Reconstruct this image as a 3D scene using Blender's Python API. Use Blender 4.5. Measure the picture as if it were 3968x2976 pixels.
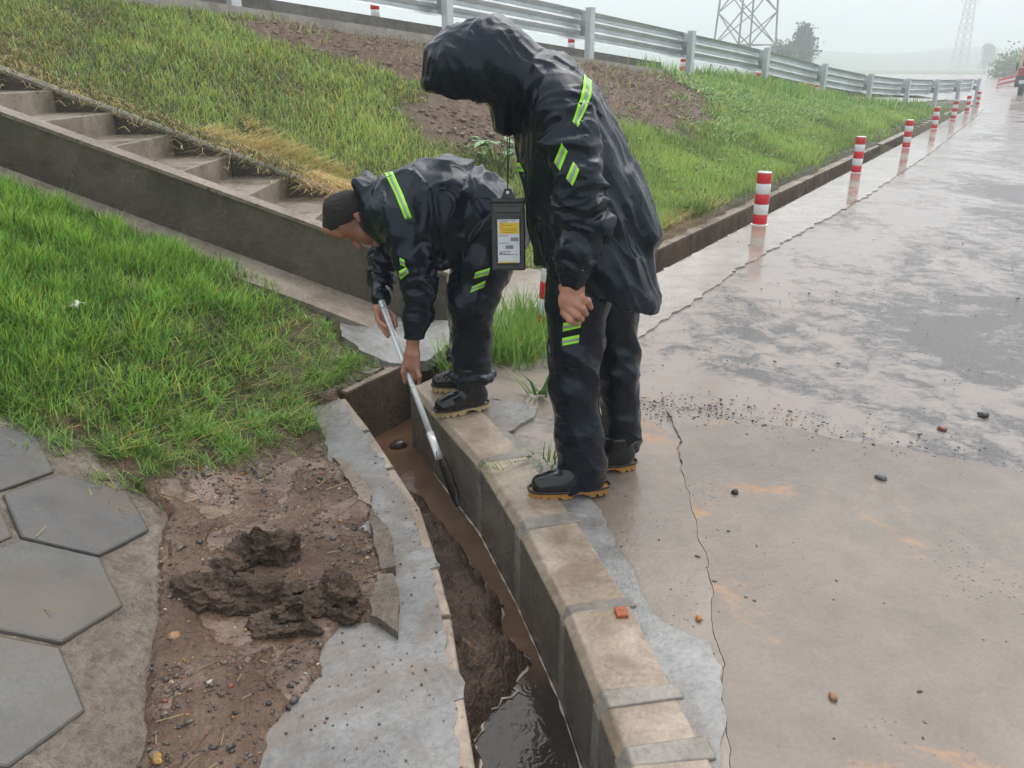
import bpy, bmesh, math, random
import numpy as np
from mathutils import Vector, Matrix
from mathutils.bvhtree import BVHTree
random.seed(7)
RNG = np.random.default_rng(11)
for _o in list(bpy.data.objects): bpy.data.objects.remove(_o)
scene = bpy.context.scene
COL = scene.collection
# ---------------------------------------------------------------- camera
cam_d = bpy.data.cameras.new('camera'); cam = bpy.data.objects.new('camera', cam_d); COL.objects.link(cam)
cam_d.sensor_width = 36.0; cam_d.lens = 28.64; cam_d.clip_start = .05; cam_d.clip_end = 6000
cam.location = (0, 0, 1.5); cam.rotation_euler = (math.radians(90 - 21.394), 0, 0)
scene.camera = cam
# ---------------------------------------------------------------- overcast rain sky
world = bpy.data.worlds.new('World'); scene.world = world; world.use_nodes = True
_t = world.node_tree; _t.nodes.clear()
_sky = _t.nodes.new('ShaderNodeTexSky'); _sky.sky_type = 'NISHITA'; _sky.sun_disc = False
SUN_EL, SUN_AZ = math.radians(58), math.radians(35)
_sky.sun_elevation = SUN_EL; _sky.sun_rotation = SUN_AZ; _sky.dust_density = 6; _sky.air_density = .6; _sky.ozone_density = 1
_b1 = _t.nodes.new('ShaderNodeBackground'); _b1.inputs['Strength'].default_value = .05
_b2 = _t.nodes.new('ShaderNodeBackground'); _b2.inputs['Color'].default_value = (.93, .965, 1, 1); _b2.inputs['Strength'].default_value = .80
_ad = _t.nodes.new('ShaderNodeAddShader'); _ow = _t.nodes.new('ShaderNodeOutputWorld')
_t.links.new(_sky.outputs[0], _b1.inputs['Color']); _t.links.new(_b1.outputs[0], _ad.inputs[0]); _t.links.new(_b2.outputs[0], _ad.inputs[1])
_t.links.new(_ad.outputs[0], _ow.inputs['Surface'])
sun_d = bpy.data.lights.new('sun', 'SUN'); sun_d.energy = 1.5; sun_d.angle = math.radians(60); sun_d.color = (1, .985, .96)
sun = bpy.data.objects.new('sun', sun_d); COL.objects.link(sun)
sun.rotation_euler = Vector((-math.sin(SUN_AZ) * math.cos(SUN_EL), -math.cos(SUN_AZ) * math.cos(SUN_EL), -math.sin(SUN_EL))).to_track_quat('-Z', 'Y').to_euler()
scene.view_settings.view_transform = 'Standard'; scene.view_settings.look = 'None'
scene.view_settings.exposure = 0.46; scene.view_settings.gamma = 1.0; scene.view_settings.use_curve_mapping = False
scene.cycles.use_denoising = True
scene.cycles.max_bounces = 5; scene.cycles.diffuse_bounces = 3; scene.cycles.glossy_bounces = 3; scene.cycles.volume_bounces = 1; scene.cycles.transparent_max_bounces = 8
# ---------------------------------------------------------------- helpers
def tag(o, label=None, cat=None, group=None, kind=None):
    if label: o['label'] = label
    if cat: o['category'] = cat
    if group: o['group'] = group
    if kind: o['kind'] = kind
    return o
def empty(name, loc=(0, 0, 0), rz=0.0):
    o = bpy.data.objects.new(name, None); COL.objects.link(o); o.location = loc; o.rotation_euler = (0, 0, rz)
    o.empty_display_size = .1
    return o
def link(name, me, parent=None):
    o = bpy.data.objects.new(name, me); COL.objects.link(o)
    if parent is not None: o.parent = parent
    return o
def mesh(name, V, Fc, mat=None, parent=None, smooth=False, col=None, mats=None, midx=None, off=None):
    """V (n,3); Fc = list of arrays/lists of equal-length faces, or one list of faces"""
    V = np.asarray(V, np.float32)
    if off is not None: V = V - np.asarray(off, np.float32)
    me = bpy.data.meshes.new(name)
    if isinstance(Fc, np.ndarray): Fc = [Fc]
    if len(Fc) and isinstance(Fc[0], np.ndarray) and Fc[0].ndim == 2:
        nl = sum(f.size for f in Fc); npoly = sum(len(f) for f in Fc)
        me.vertices.add(len(V)); me.vertices.foreach_set('co', V.ravel())
        me.loops.add(nl); me.loops.foreach_set('vertex_index', np.concatenate([f.ravel() for f in Fc]).astype(np.int32))
        tot = np.concatenate([np.full(len(f), f.shape[1]) for f in Fc]); st = np.r_[0, np.cumsum(tot)[:-1]]
        me.polygons.add(npoly); me.polygons.foreach_set('loop_start', st.astype(np.int32))
        me.update(calc_edges=True); me.validate()
    else:
        me.from_pydata([tuple(map(float, v)) for v in V], [], [tuple(int(i) for i in f) for f in Fc])
    if smooth: me.polygons.foreach_set('use_smooth', np.ones(len(me.polygons), bool))
    if col is not None:
        a = me.color_attributes.new('Col', 'FLOAT_COLOR', 'POINT'); c = np.ones((len(V), 4), np.float32); c[:, :3] = col
        a.data.foreach_set('color', c.ravel())
    for m in (mats or ([mat] if mat else [])): me.materials.append(m)
    if midx is not None: me.polygons.foreach_set('material_index', np.asarray(midx, np.int32))
    me.update()
    return link(name, me, parent)
class MB:
    """collects boxes, bars and tubes into one mesh"""
    def __init__(s): s.V = []; s.F = []
    def add(s, V, F):
        b = len(s.V); s.V += [tuple(map(float, v)) for v in V]; s.F += [tuple(b + i for i in f) for f in F]; return s
    def box(s, c, d, M=None):
        x, y, z = d[0] / 2, d[1] / 2, d[2] / 2
        P = [Vector(q) for q in ((-x, -y, -z), (x, -y, -z), (x, y, -z), (-x, y, -z), (-x, -y, z), (x, -y, z), (x, y, z), (-x, y, z))]
        if M is not None: P = [M @ q for q in P]
        c = Vector(c)
        return s.add([q + c for q in P], [(0, 3, 2, 1), (4, 5, 6, 7), (0, 1, 5, 4), (1, 2, 6, 5), (2, 3, 7, 6), (3, 0, 4, 7)])
    def bar(s, a, b, w, h=None, n=4):
        a, b = Vector(a), Vector(b); h = h or w; d = (b - a).normalized()
        up = Vector((0, 0, 1)) if abs(d.z) < .95 else Vector((1, 0, 0)); r = d.cross(up).normalized(); u = r.cross(d)
        ring = [(math.cos(math.pi / 4 + 2 * math.pi * i / n) * (.7071 if n == 4 else .5), math.sin(math.pi / 4 + 2 * math.pi * i / n) * (.7071 if n == 4 else .5)) for i in range(n)]
        V = [p + r * x * w + u * y * h for p in (a, b) for x, y in ring]
        F = [(i, (i + 1) % n, n + (i + 1) % n, n + i) for i in range(n)] + [tuple(range(n - 1, -1, -1)), tuple(range(n, 2 * n))]
        return s.add(V, F)
    def lathe(s, prof, n=24, c=(0, 0, 0)):
        V = []; F = []
        for r, z in prof:
            for i in range(n): a = 2 * math.pi * i / n; V.append((c[0] + r * math.cos(a), c[1] + r * math.sin(a), c[2] + z))
        for j in range(len(prof) - 1):
            for i in range(n): F.append((j * n + i, j * n + (i + 1) % n, (j + 1) * n + (i + 1) % n, (j + 1) * n + i))
        F.append(tuple(range(n - 1, -1, -1))); F.append(tuple(range((len(prof) - 1) * n, len(prof) * n)))
        return s.add(V, F)
    def build(s, name, mat, parent=None, smooth=False, bevel=0, off=None, seg=2):
        V = np.array(s.V); 
        if off is not None: V = V - np.array(off)
        o = mesh(name, V, s.F, mat, parent, smooth)
        if bevel:
            m = o.modifiers.new('bevel', 'BEVEL'); m.width = bevel; m.segments = seg; m.limit_method = 'ANGLE'; m.angle_limit = math.radians(35)
        return o
def copy_tree(o, parent=None):
    c = o.copy(); COL.objects.link(c); c.parent = parent
    for ch in list(o.children): copy_tree(ch, c)
    return c
# gradient noise, vectorised
_PERM = np.random.default_rng(3).permutation(512).astype(np.int64)
_GR = np.random.default_rng(4).normal(size=(512, 3)); _GR /= np.linalg.norm(_GR, axis=1)[:, None]
def pnoise(p):
    p = np.asarray(p, float); i = np.floor(p).astype(np.int64); f = p - i; u = f * f * f * (f * (f * 6 - 15) + 10); r = 0.
    for dx in (0, 1):
        for dy in (0, 1):
            for dz in (0, 1):
                h = _PERM[(_PERM[(_PERM[(i[:, 0] + dx) & 511] + i[:, 1] + dy) & 511] + i[:, 2] + dz) & 511]
                g = (_GR[h] * (f - np.array([dx, dy, dz]))).sum(1)
                r = r + g * (u[:, 0] if dx else 1 - u[:, 0]) * (u[:, 1] if dy else 1 - u[:, 1]) * (u[:, 2] if dz else 1 - u[:, 2])
    return r * 1.6
def fbm(p, oct=4, gain=.5):
    p = np.asarray(p, float); r = 0.; a = 1.
    for k in range(oct): r = r + a * pnoise(p * 2 ** k + 17.3 * k); a *= gain
    return r
def fbm2(x, y, s, oct=4, z=0.): return fbm(np.stack([np.ravel(x) * s, np.ravel(y) * s, np.full(np.size(x), z)], 1), oct).reshape(np.shape(x))

# ---------------------------------------------------------------- terrain shape
WD = np.array([0.525, 0.851])            # direction of the roadside drain
WP = np.array([-0.851, 0.525])           # uphill, across it
W0 = np.array([-0.80, 3.70])             # corner where the two drains meet
RAIL_Z = {-7: 3.1, -6: 2.85, -5: 2.62, -4: 2.35, -3: 2.08, -2: 1.81, -1: 1.54, 0: 1.26, 1: .98, 2: .64, 3: .36, 4: .20, 5: .13, 6: .09, 7: .07}
def rail_xy(n):
    z = np.interp(n, sorted(RAIL_Z), [RAIL_Z[k] for k in sorted(RAIL_Z)])
    x = 3.689 + 2.317 * n
    y = (17 + 2.47 * n - .365 * (1.5 - z)) / .931
    if np.ndim(n) == 0 and n > 4.5:      # the last posts swing back along the verge
        x -= .12 * (n - 4.5); y += .08 * (n - 4.5)
    return x, y, z
RP = np.array([-0.739, 0.674])
DITCH_L = [(-.807, 3.66), (-.628, 3.29), (-.343, 2.634), (-.255, 2.31), (-.179, 1.99), (-.109, 1.556), (-.08, 1.416), (-.02, .6)]
DITCH_R = [(.36, .6), (.248, 1.416), (.213, 1.603), (.147, 1.96), (.022, 2.426), (-.131, 2.91), (-.509, 3.76)]
def wline(s, off=0.0):
    q = W0 + WD * s + WP * off
    return (float(q[0]), float(q[1]))
NEAR_EDGE = [(-.509, 3.76), (.03, 4.53), (.98, 5.95)] + [wline(s, -.33) for s in (5, 8, 14, 20, 27, 34)]
DITCH = DITCH_L + DITCH_R + NEAR_EDGE[1:] + [wline(34, 0), wline(10, 0), wline(.7, 0), (-.807, 3.66)]
def toe(y): return np.interp(y, [0, 1.9, 3.0, 3.7, 4.4, 5.2], [-1.02, -.97, -.93, -.85, -.68, -.5])
def _ctrl():
    P = []
    for s in np.linspace(0, 40, 21): P.append((*wline(s, .02), .02))
    for n in range(-7, 8):
        x, y, z = rail_xy(n); P.append((x, y, z))
        for o in (.9, 3., 6.5): P.append((x + RP[0] * o, y + RP[1] * o, z + (.02 if o < 4 else 0.)))
    for n in (-2, -1, 0, 1, 2, 3):       # mid slope
        x, y, z = rail_xy(n); k = np.dot(np.array([x, y]) - W0, WP); b = np.array([x, y]) - WP * k * .5
        P.append((b[0], b[1], .54 * z))
    for y in (.4, 1.2, 1.9, 2.6, 3.2, 3.7):
        t = float(toe(y))
        for d in (-.2, -.5): P.append((t - d, y, .0))
        P.append((t, y, .03))
        for d in (.35, .7, 1.2, 1.9, 2.8): P.append((t - d, y, .455 * d))
    for y in (4.4, 4.85, 6.15):
        for x in (-.9, -1.5, -2.2, -3., -4., -5.): P.append((x, y, .395 * (-.62 - x)))
        P.append((-.45, y, .01))
    P += [(-6, 1, 2.1), (-6.5, 4, 2.3), (-9, 1, 3), (-9, 6, 3.1), (-5, -.5, 1.8), (-2.5, -.5, .68)]
    for s in np.linspace(0, 34, 12): P.append((*wline(s, -2.), .0))
    P += [(1, 1, 0), (0, .3, 0), (2, 3, 0), (40, 60, 0), (30, 20, 0), (10, 3, 0), (10, 55, 0)]
    return np.array(P, float)
_CP = _ctrl()
def _k(r2): return .5 * r2 * np.log(r2 + 1e-9)
def _fit():
    n = len(_CP); d = ((_CP[:, None, :2] - _CP[None, :, :2]) ** 2).sum(-1)
    A = np.zeros((n + 3, n + 3)); A[:n, :n] = _k(d) + np.eye(n) * .02
    A[:n, n] = 1; A[:n, n + 1:] = _CP[:, :2]; A[n, :n] = 1; A[n + 1:, :n] = _CP[:, :2].T
    return np.linalg.solve(A, np.r_[_CP[:, 2], 0, 0, 0])
_CW = _fit()
def bank_z(x, y):
    x = np.asarray(x, float); y = np.asarray(y, float); out = np.full(x.shape, _CW[len(_CP)]) + _CW[-2] * x + _CW[-1] * y
    for i in range(len(_CP)): out = out + _CW[i] * _k((x - _CP[i, 0]) ** 2 + (y - _CP[i, 1]) ** 2)
    return out
def in_poly(x, y, poly):
    x = np.asarray(x, float); y = np.asarray(y, float); r = np.zeros(x.shape, bool); n = len(poly)
    for i in range(n):
        (x1, y1), (x2, y2) = poly[i][:2], poly[(i + 1) % n][:2]
        if y1 == y2: continue
        r ^= ((y1 > y) != (y2 > y)) & (x < (x2 - x1) * (y - y1) / (y2 - y1) + x1)
    return r
def dist_poly(x, y, poly, closed=True):
    x = np.asarray(x, float); y = np.asarray(y, float); d = np.full(x.shape, 1e9); n = len(poly)
    for i in range(n if closed else n - 1):
        (x1, y1), (x2, y2) = poly[i][:2], poly[(i + 1) % n][:2]
        dx, dy = x2 - x1, y2 - y1; L = dx * dx + dy * dy + 1e-12
        t = np.clip(((x - x1) * dx + (y - y1) * dy) / L, 0, 1)
        d = np.minimum(d, np.hypot(x - x1 - t * dx, y - y1 - t * dy))
    return d
RIGHT = [(.36, .6)] + DITCH_R[1:] + NEAR_EDGE[1:] + [wline(45, -.33), (60, 50), (60, -5), (.36, -5)]

# ---------------------------------------------------------------- materials
class NT:
    def __init__(s, name):
        s.m = bpy.data.materials.new(name); s.m.use_nodes = True; s.t = s.m.node_tree; s.t.nodes.clear()
        s.out = s.t.nodes.new('ShaderNodeOutputMaterial'); s._co = None
    def put(s, sock, v):
        if v is None: return
        if hasattr(v, 'node'): s.t.links.new(v, sock)
        elif sock.type == 'RGBA' and not hasattr(v, '__len__'): sock.default_value = (v, v, v, 1)
        elif sock.type == 'RGBA': sock.default_value = (*v[:3], 1)
        else: sock.default_value = v
    def co(s):
        if s._co is None:
            tc = s.t.nodes.new('ShaderNodeTexCoord'); oi = s.t.nodes.new('ShaderNodeObjectInfo')
            m = s.t.nodes.new('ShaderNodeVectorMath'); m.operation = 'MULTIPLY_ADD'; s.t.links.new(oi.outputs['Random'], m.inputs[0])
            m.inputs[1].default_value = (37, 53, 11); s.t.links.new(tc.outputs['Object'], m.inputs[2]); s._co = m.outputs[0]
        return s._co
    def map(s, scale=(1, 1, 1), rot=(0, 0, 0), co=None):
        n = s.t.nodes.new('ShaderNodeMapping'); s.t.links.new(co or s.co(), n.inputs[0]); n.inputs['Scale'].default_value = scale; n.inputs['Rotation'].default_value = rot
        return n.outputs[0]
    def noise(s, scale, detail=4, rough=.55, co=None, dist=0.):
        n = s.t.nodes.new('ShaderNodeTexNoise'); s.t.links.new(co or s.co(), n.inputs['Vector'])
        n.inputs['Scale'].default_value = scale; n.inputs['Detail'].default_value = detail; n.inputs['Roughness'].default_value = rough; n.inputs['Distortion'].default_value = dist
        return n.outputs['Fac']
    def vor(s, scale, feature='F1', co=None, rnd=1.):
        n = s.t.nodes.new('ShaderNodeTexVoronoi'); s.t.links.new(co or s.co(), n.inputs['Vector']); n.feature = feature
        n.inputs['Scale'].default_value = scale; n.inputs['Randomness'].default_value = rnd
        return n
    def ramp(s, f, stops, lin=True):
        n = s.t.nodes.new('ShaderNodeValToRGB'); s.put(n.inputs[0], f); e = n.color_ramp.elements
        n.color_ramp.interpolation = 'LINEAR' if lin else 'EASE'
        while len(e) < len(stops): e.new(.5)
        for el, (p, c) in zip(e, stops):
            el.position = p; el.color = (c, c, c, 1) if not hasattr(c, '__len__') else (*c[:3], 1)
        return n.outputs[0]
    def mix(s, f, a, b, mode='MIX'):
        n = s.t.nodes.new('ShaderNodeMix'); n.data_type = 'RGBA'; n.blend_type = mode
        s.put(n.inputs[0], f); s.put(n.inputs[6], a); s.put(n.inputs[7], b); return n.outputs[2]
    def math(s, op, a, b=0., clamp=False):
        n = s.t.nodes.new('ShaderNodeMath'); n.operation = op; n.use_clamp = clamp; s.put(n.inputs[0], a); s.put(n.inputs[1], b); return n.outputs[0]
    def attr(s, name='Col', out='Color'):
        n = s.t.nodes.new('ShaderNodeAttribute'); n.attribute_name = name; return n.outputs[out]
    def sep(s, c):
        n = s.t.nodes.new('ShaderNodeSeparateColor'); s.put(n.inputs[0], c); return n.outputs
    def bump(s, h, strength=.5, dist=.01, normal=None):
        n = s.t.nodes.new('ShaderNodeBump'); s.put(n.inputs['Height'], h); n.inputs['Strength'].default_value = strength; n.inputs['Distance'].default_value = dist
        if normal: s.t.links.new(normal, n.inputs['Normal'])
        return n.outputs[0]
    def bsdf(s, color=None, rough=None, normal=None, **kw):
        n = s.t.nodes.new('ShaderNodeBsdfPrincipled'); s.put(n.inputs['Base Color'], color); s.put(n.inputs['Roughness'], rough)
        if normal: s.t.links.new(normal, n.inputs['Normal'])
        for k, v in kw.items(): s.put(n.inputs[k.replace('_', ' ')], v)
        s.t.links.new(n.outputs[0], s.out.inputs['Surface']); return n
def plain(name, c, rough=.5, metal=0., var=.12, scale=8, bump=0., **kw):
    t = NT(name); f = t.noise(scale, 5, .6); c2 = [x * (1 - var * 2) for x in c]; c3 = [min(1, x * (1 + var)) for x in c]
    nm = t.bump(t.noise(scale * 6, 3), bump, .004) if bump else None
    t.bsdf(t.ramp(f, [(.3, c2), (.7, c3)]), t.ramp(t.noise(scale * 1.7, 3), [(.35, max(0, rough - .08)), (.65, min(1, rough + .1))]), nm, Metallic=metal, **kw); return t.m
def stony(name, c0, c1, c2, scale=3., rough=(.12, .45), fine=60, bump=.5, bdist=.006, speck=None, speck_amt=.62, dirt=None):
    """weathered wet concrete, stone or soil: large stains, fine grain, pits, wet gloss that comes and goes"""
    t = NT(name); big = t.noise(scale, 6, .62, dist=.3); mid = t.noise(scale * 5, 5, .6); fin = t.noise(fine, 4, .65)
    col = t.ramp(big, [(.28, c0), (.5, c1), (.74, c2)])
    col = t.mix(.55, col, t.ramp(mid, [(.25, .45), (.5, 1.), (.75, 1.25)]), 'MULTIPLY')
    col = t.mix(.5, col, t.ramp(fin, [(.3, .55), (.6, 1.1)]), 'MULTIPLY')
    if speck is not None:
        v = t.vor(fine * .8); col = t.mix(t.math('MULTIPLY', t.math('LESS_THAN', v.outputs['Distance'], .28), t.ramp(t.noise(scale * 3), [(speck_amt - .05, 0.), (speck_amt + .05, 1.)])), col, speck)
    if dirt is not None: col = t.mix(t.math('MULTIPLY', t.ramp(t.noise(scale * 1.3, 6, .68, dist=.9), [(.5 - dirt[3], 0.), (.62 - dirt[3], 1.)]), dirt[4]), col, dirt[:3])
    wet = t.noise(scale * 1.6, 4, .6, dist=.5)
    r = t.ramp(wet, [(.38, rough[0]), (.6, rough[1])])
    h = t.math('ADD', t.math('MULTIPLY', mid, 1.6), t.math('MULTIPLY', fin, .7))
    b = t.bump(h, bump, bdist)
    t.bsdf(col, r, b, IOR=1.38); return t.m
M = {}
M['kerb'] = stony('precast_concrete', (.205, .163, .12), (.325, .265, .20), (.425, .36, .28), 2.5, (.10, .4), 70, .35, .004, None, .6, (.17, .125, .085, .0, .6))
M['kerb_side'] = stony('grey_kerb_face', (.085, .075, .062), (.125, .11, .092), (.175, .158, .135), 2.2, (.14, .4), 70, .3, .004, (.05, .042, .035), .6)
M['mortar'] = stony('wet_mortar', (.155, .152, .146), (.225, .223, .216), (.30, .30, .292), 2.2, (.10, .38), 55, .6, .007, None, .55, (.155, .118, .09, .02, .6))
M['mortar_dark'] = stony('joint_mortar', (.15, .135, .118), (.21, .19, .166), (.27, .25, .22), 4, (.12, .4), 60, .4, .004)
M['hexc'] = stony('paver_concrete', (.058, .057, .054), (.08, .078, .074), (.105, .102, .096), 1.6, (.16, .4), 90, .25, .002, None, .66, (.095, .075, .058, .05, .75))
M['rim'] = stony('rough_rim_concrete', (.09, .072, .056), (.145, .118, .094), (.205, .175, .145), 4, (.12, .42), 40, .9, .012)
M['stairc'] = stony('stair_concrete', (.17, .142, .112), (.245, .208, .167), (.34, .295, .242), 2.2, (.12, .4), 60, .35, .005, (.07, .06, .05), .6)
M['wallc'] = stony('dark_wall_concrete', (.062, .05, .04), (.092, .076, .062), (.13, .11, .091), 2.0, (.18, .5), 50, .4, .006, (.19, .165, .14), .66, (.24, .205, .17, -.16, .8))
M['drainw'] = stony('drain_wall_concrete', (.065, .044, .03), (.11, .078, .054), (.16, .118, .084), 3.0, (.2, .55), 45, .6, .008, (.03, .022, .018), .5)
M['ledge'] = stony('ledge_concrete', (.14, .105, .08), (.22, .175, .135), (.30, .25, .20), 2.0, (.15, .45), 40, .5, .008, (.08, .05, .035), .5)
M['pad'] = stony('landing_concrete', (.22, .185, .155), (.30, .255, .215), (.38, .33, .285), 1.3, (.035, .16), 50, .12, .003, (.12, .09, .07), .62)
M['apron'] = stony('apron_concrete', (.17, .165, .16), (.26, .255, .25), (.34, .335, .33), 1.8, (.08, .35), 55, .35, .005)
M['strip'] = stony('upper_pavement', (.28, .25, .22), (.38, .345, .31), (.46, .43, .39), 1.2, (.15, .4), 30, .4, .008)
M['parapet'] = stony('grey_parapet', (.14, .135, .125), (.19, .185, .172), (.24, .235, .22), 1.0, (.3, .6), 25, .4, .01)
def soil_mat():
    t = NT('wet_soil'); a = t.sep(t.attr()); mud, straw, gr = a[0], a[1], a[2]
    big = t.noise(1.1, 6, .62); mid = t.noise(9, 6, .65, dist=.4); fin = t.noise(70, 4, .7)
    bank = t.ramp(mid, [(.28, (.058, .033, .021)), (.5, (.11, .066, .043)), (.72, (.175, .115, .08))])
    wetm = t.ramp(t.noise(5, 6, .65), [(.28, (.072, .043, .029)), (.5, (.135, .086, .059)), (.72, (.205, .145, .106))])
    col = t.mix(mud, bank, wetm)
    col = t.mix(t.math('MULTIPLY', straw, t.ramp(t.noise(60, 3, .7), [(.45, 0.), (.6, .8)])), col, (.33, .22, .09))
    col = t.mix(t.math('MULTIPLY', gr, .65), col, (.035, .055, .014))
    col = t.mix(.6, col, t.ramp(fin, [(.3, .5), (.62, 1.2)]), 'MULTIPLY')
    pud = t.math('MULTIPLY', mud, t.ramp(t.noise(4.5, 4, .55, dist=.6), [(.46, 0.), (.56, 1.)]))
    r = t.mix(pud, t.mix(mud, .62, .34), .1)
    h = t.math('ADD', t.math('MULTIPLY', mid, 2.2), fin)
    h = t.math('MULTIPLY', h, t.math('SUBTRACT', 1.15, pud))
    t.bsdf(col, r, t.bump(h, .85, .014), IOR=1.36); return t.m
M['soil'] = soil_mat()
def road_mat():
    """wet worn road: silt film and puddles over dark grit that stands proud"""
    t = NT('wet_road'); a = t.sep(t.attr()); pale, edge, worn = a[0], a[1], a[2]
    pud0 = t.noise(.85, 6, .66, dist=.7, co=t.map((1, .62, 1), (0, 0, .55)))
    grit = t.noise(95, 3, .7); mid = t.noise(6, 6, .65, dist=.5)
    mask = t.math('ADD', t.math('ADD', pud0, t.math('MULTIPLY', mid, .5)), t.math('SUBTRACT', t.math('MULTIPLY', t.noise(28, 4, .7), .3), .34))
    film = t.ramp(t.math('SUBTRACT', t.math('ADD', mask, t.math('MULTIPLY', pale, .16)), t.math('MULTIPLY', worn, .10)), [(.53, 0.), (.67, 1.)])       # 1 = silt film / puddle, 0 = bare grit
    asph = t.ramp(grit, [(.3, (.032, .031, .033)), (.52, (.085, .081, .081)), (.72, (.20, .187, .178))])
    silt = t.ramp(mid, [(.3, (.155, .145, .14)), (.55, (.215, .205, .20)), (.75, (.28, .27, .265))])
    col = t.mix(film, asph, silt)
    col = t.mix(t.math('MULTIPLY', t.math('MULTIPLY', edge, film), t.ramp(mid, [(.35, .35), (.6, .95)])), col, (.25, .203, .166))
    r = t.mix(film, t.ramp(grit, [(.3, .42), (.7, .24)]), t.ramp(pud0, [(.45, .2), (.62, .085)]))
    h = t.math('MULTIPLY', grit, t.math('SUBTRACT', 1.0, film))
    h2 = t.math('ADD', h, t.math('MULTIPLY', t.noise(14, 2), .004))
    t.bsdf(col, r, t.bump(h2, .8, .004), IOR=1.36); return t.m
M['road'] = road_mat()
def slab_mat():
    t = NT('muddy_slab'); big = t.noise(.9, 6, .6, dist=.5); mid = t.noise(7, 6, .62, dist=.4); fin = t.noise(80, 4, .65)
    col = t.ramp(big, [(.28, (.15, .126, .104)), (.5, (.198, .166, .138)), (.7, (.25, .212, .178))])
    rust = t.math('MULTIPLY', t.ramp(t.noise(1.7, 5, .65, dist=.8), [(.6, 0.), (.66, 1.)]), t.ramp(mid, [(.4, 0.), (.55, .75)]))
    col = t.mix(rust, col, (.34, .19, .085))
    col = t.mix(.4, col, t.ramp(mid, [(.3, .65), (.6, 1.1)]), 'MULTIPLY'); col = t.mix(.3, col, t.ramp(fin, [(.3, .6), (.6, 1.1)]), 'MULTIPLY')
    v = t.vor(38); dots = t.math('MULTIPLY', t.math('LESS_THAN', v.outputs['Distance'], .16), t.ramp(t.noise(2.5), [(.52, 0.), (.6, .85)]))
    col = t.mix(dots, col, (.04, .035, .032))
    r = t.ramp(t.noise(1.4, 4, .6, dist=.6), [(.4, .05), (.62, .22)])
    t.bsdf(col, r, t.bump(t.math('ADD', t.math('MULTIPLY', mid, 1.5), t.math('MULTIPLY', fin, .4)), .35, .007), IOR=1.36); return t.m
M['slab'] = slab_mat()
def water_mat(name, c0, c1, rough, ripple):
    t = NT(name); n1 = t.noise(4, 4, .6, dist=1.2); col = t.ramp(n1, [(.3, c0), (.7, c1)])
    tc = t.t.nodes.new('ShaderNodeTexCoord'); sx = t.t.nodes.new('ShaderNodeSeparateXYZ'); t.t.links.new(tc.outputs['Object'], sx.inputs[0])
    mr = t.t.nodes.new('ShaderNodeMapRange'); t.t.links.new(t.math('ADD', sx.outputs[1], t.math('MULTIPLY', n1, .35)), mr.inputs[0]); mr.inputs[1].default_value = 2.12; mr.inputs[2].default_value = 2.42
    col = t.mix(mr.outputs[0], (.028, .023, .019), col)   # silt settles out towards the near end
    w = t.noise(26, 3, .6, dist=.8)
    for rx, ry in ((.02, 1.86), (.13, 1.72), (.06, 2.02)):   # rings from rain drops
        vd = t.t.nodes.new('ShaderNodeVectorMath'); vd.operation = 'DISTANCE'; t.t.links.new(tc.outputs['Object'], vd.inputs[0]); vd.inputs[1].default_value = (rx, ry, -.305)
        w = t.math('ADD', w, t.math('MULTIPLY', t.math('SINE', t.math('MULTIPLY', vd.outputs['Value'], 420.)), t.math('MULTIPLY', t.math('SUBTRACT', .06, vd.outputs['Value'], True), 2.6)))
    t.bsdf(col, rough, t.bump(w, ripple, .01), IOR=1.33); return t.m
M['water'] = water_mat('silty_water', (.10, .058, .034), (.17, .10, .06), .05, .14)
M['water2'] = water_mat('dark_drain_water', (.03, .026, .022), (.055, .045, .036), .03, .22)
M['foam'] = plain('scum_foam', (.55, .47, .40), .5, var=.2, scale=40)
M['ditchmud'] = stony('drain_mud', (.035, .022, .016), (.07, .046, .034), (.12, .08, .06), 6, (.14, .5), 45, 1., .02, (.16, .09, .045), .5)
M['clod'] = stony('dug_clay', (.045, .029, .02), (.09, .059, .042), (.155, .108, .08), 9, (.22, .6), 60, 1., .02)
def vcol(name, rough=.5, mult=1., spec=.5, bump=0., trans=0.):
    t = NT(name); c = t.attr()
    f = t.noise(30, 3); c = t.mix(.35, c, t.ramp(f, [(.3, .6), (.7, 1.2)]), 'MULTIPLY')
    kw = dict(Specular_IOR_Level=spec)
    nm = t.bump(t.noise(120, 3), bump, .003) if bump else None
    b = t.bsdf(c, rough, nm, **kw)
    if trans:
        tr = t.t.nodes.new('ShaderNodeBsdfTranslucent'); t.put(tr.inputs[0], c); mx = t.t.nodes.new('ShaderNodeMixShader'); mx.inputs[0].default_value = trans
        t.t.links.new(b.outputs[0], mx.inputs[1]); t.t.links.new(tr.outputs[0], mx.inputs[2]); t.t.links.new(mx.outputs[0], t.out.inputs['Surface'])
    return t.m
M['grass'] = vcol('grass_blades', .42, trans=.35)
M['stones'] = vcol('loose_stones', .28, bump=.4)
M['galv'] = plain('galvanised_steel', (.60, .63, .64), .38, .55, .08, 3)
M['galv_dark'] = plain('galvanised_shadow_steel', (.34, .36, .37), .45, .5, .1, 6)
M['red'] = plain('red_reflective', (.62, .012, .022), .28, 0, .08, 9)
M['white'] = plain('white_reflective', (.74, .74, .73), .3, 0, .05, 9)
M['cap'] = plain('bollard_cap_steel', (.5, .5, .5), .35, .3, .1, 10)
M['pylon'] = plain('pylon_steel', (.26, .20, .19), .6, .2, .15, 2)
M['rubber'] = plain('black_rubber', (.010, .010, .011), .12, 0, .1, 14)
M['sole'] = plain('yellow_rubber_sole', (.52, .40, .20), .45, 0, .15, 18)
M['sole2'] = plain('orange_rubber_sole', (.40, .20, .05), .4, 0, .15, 18)
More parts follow.
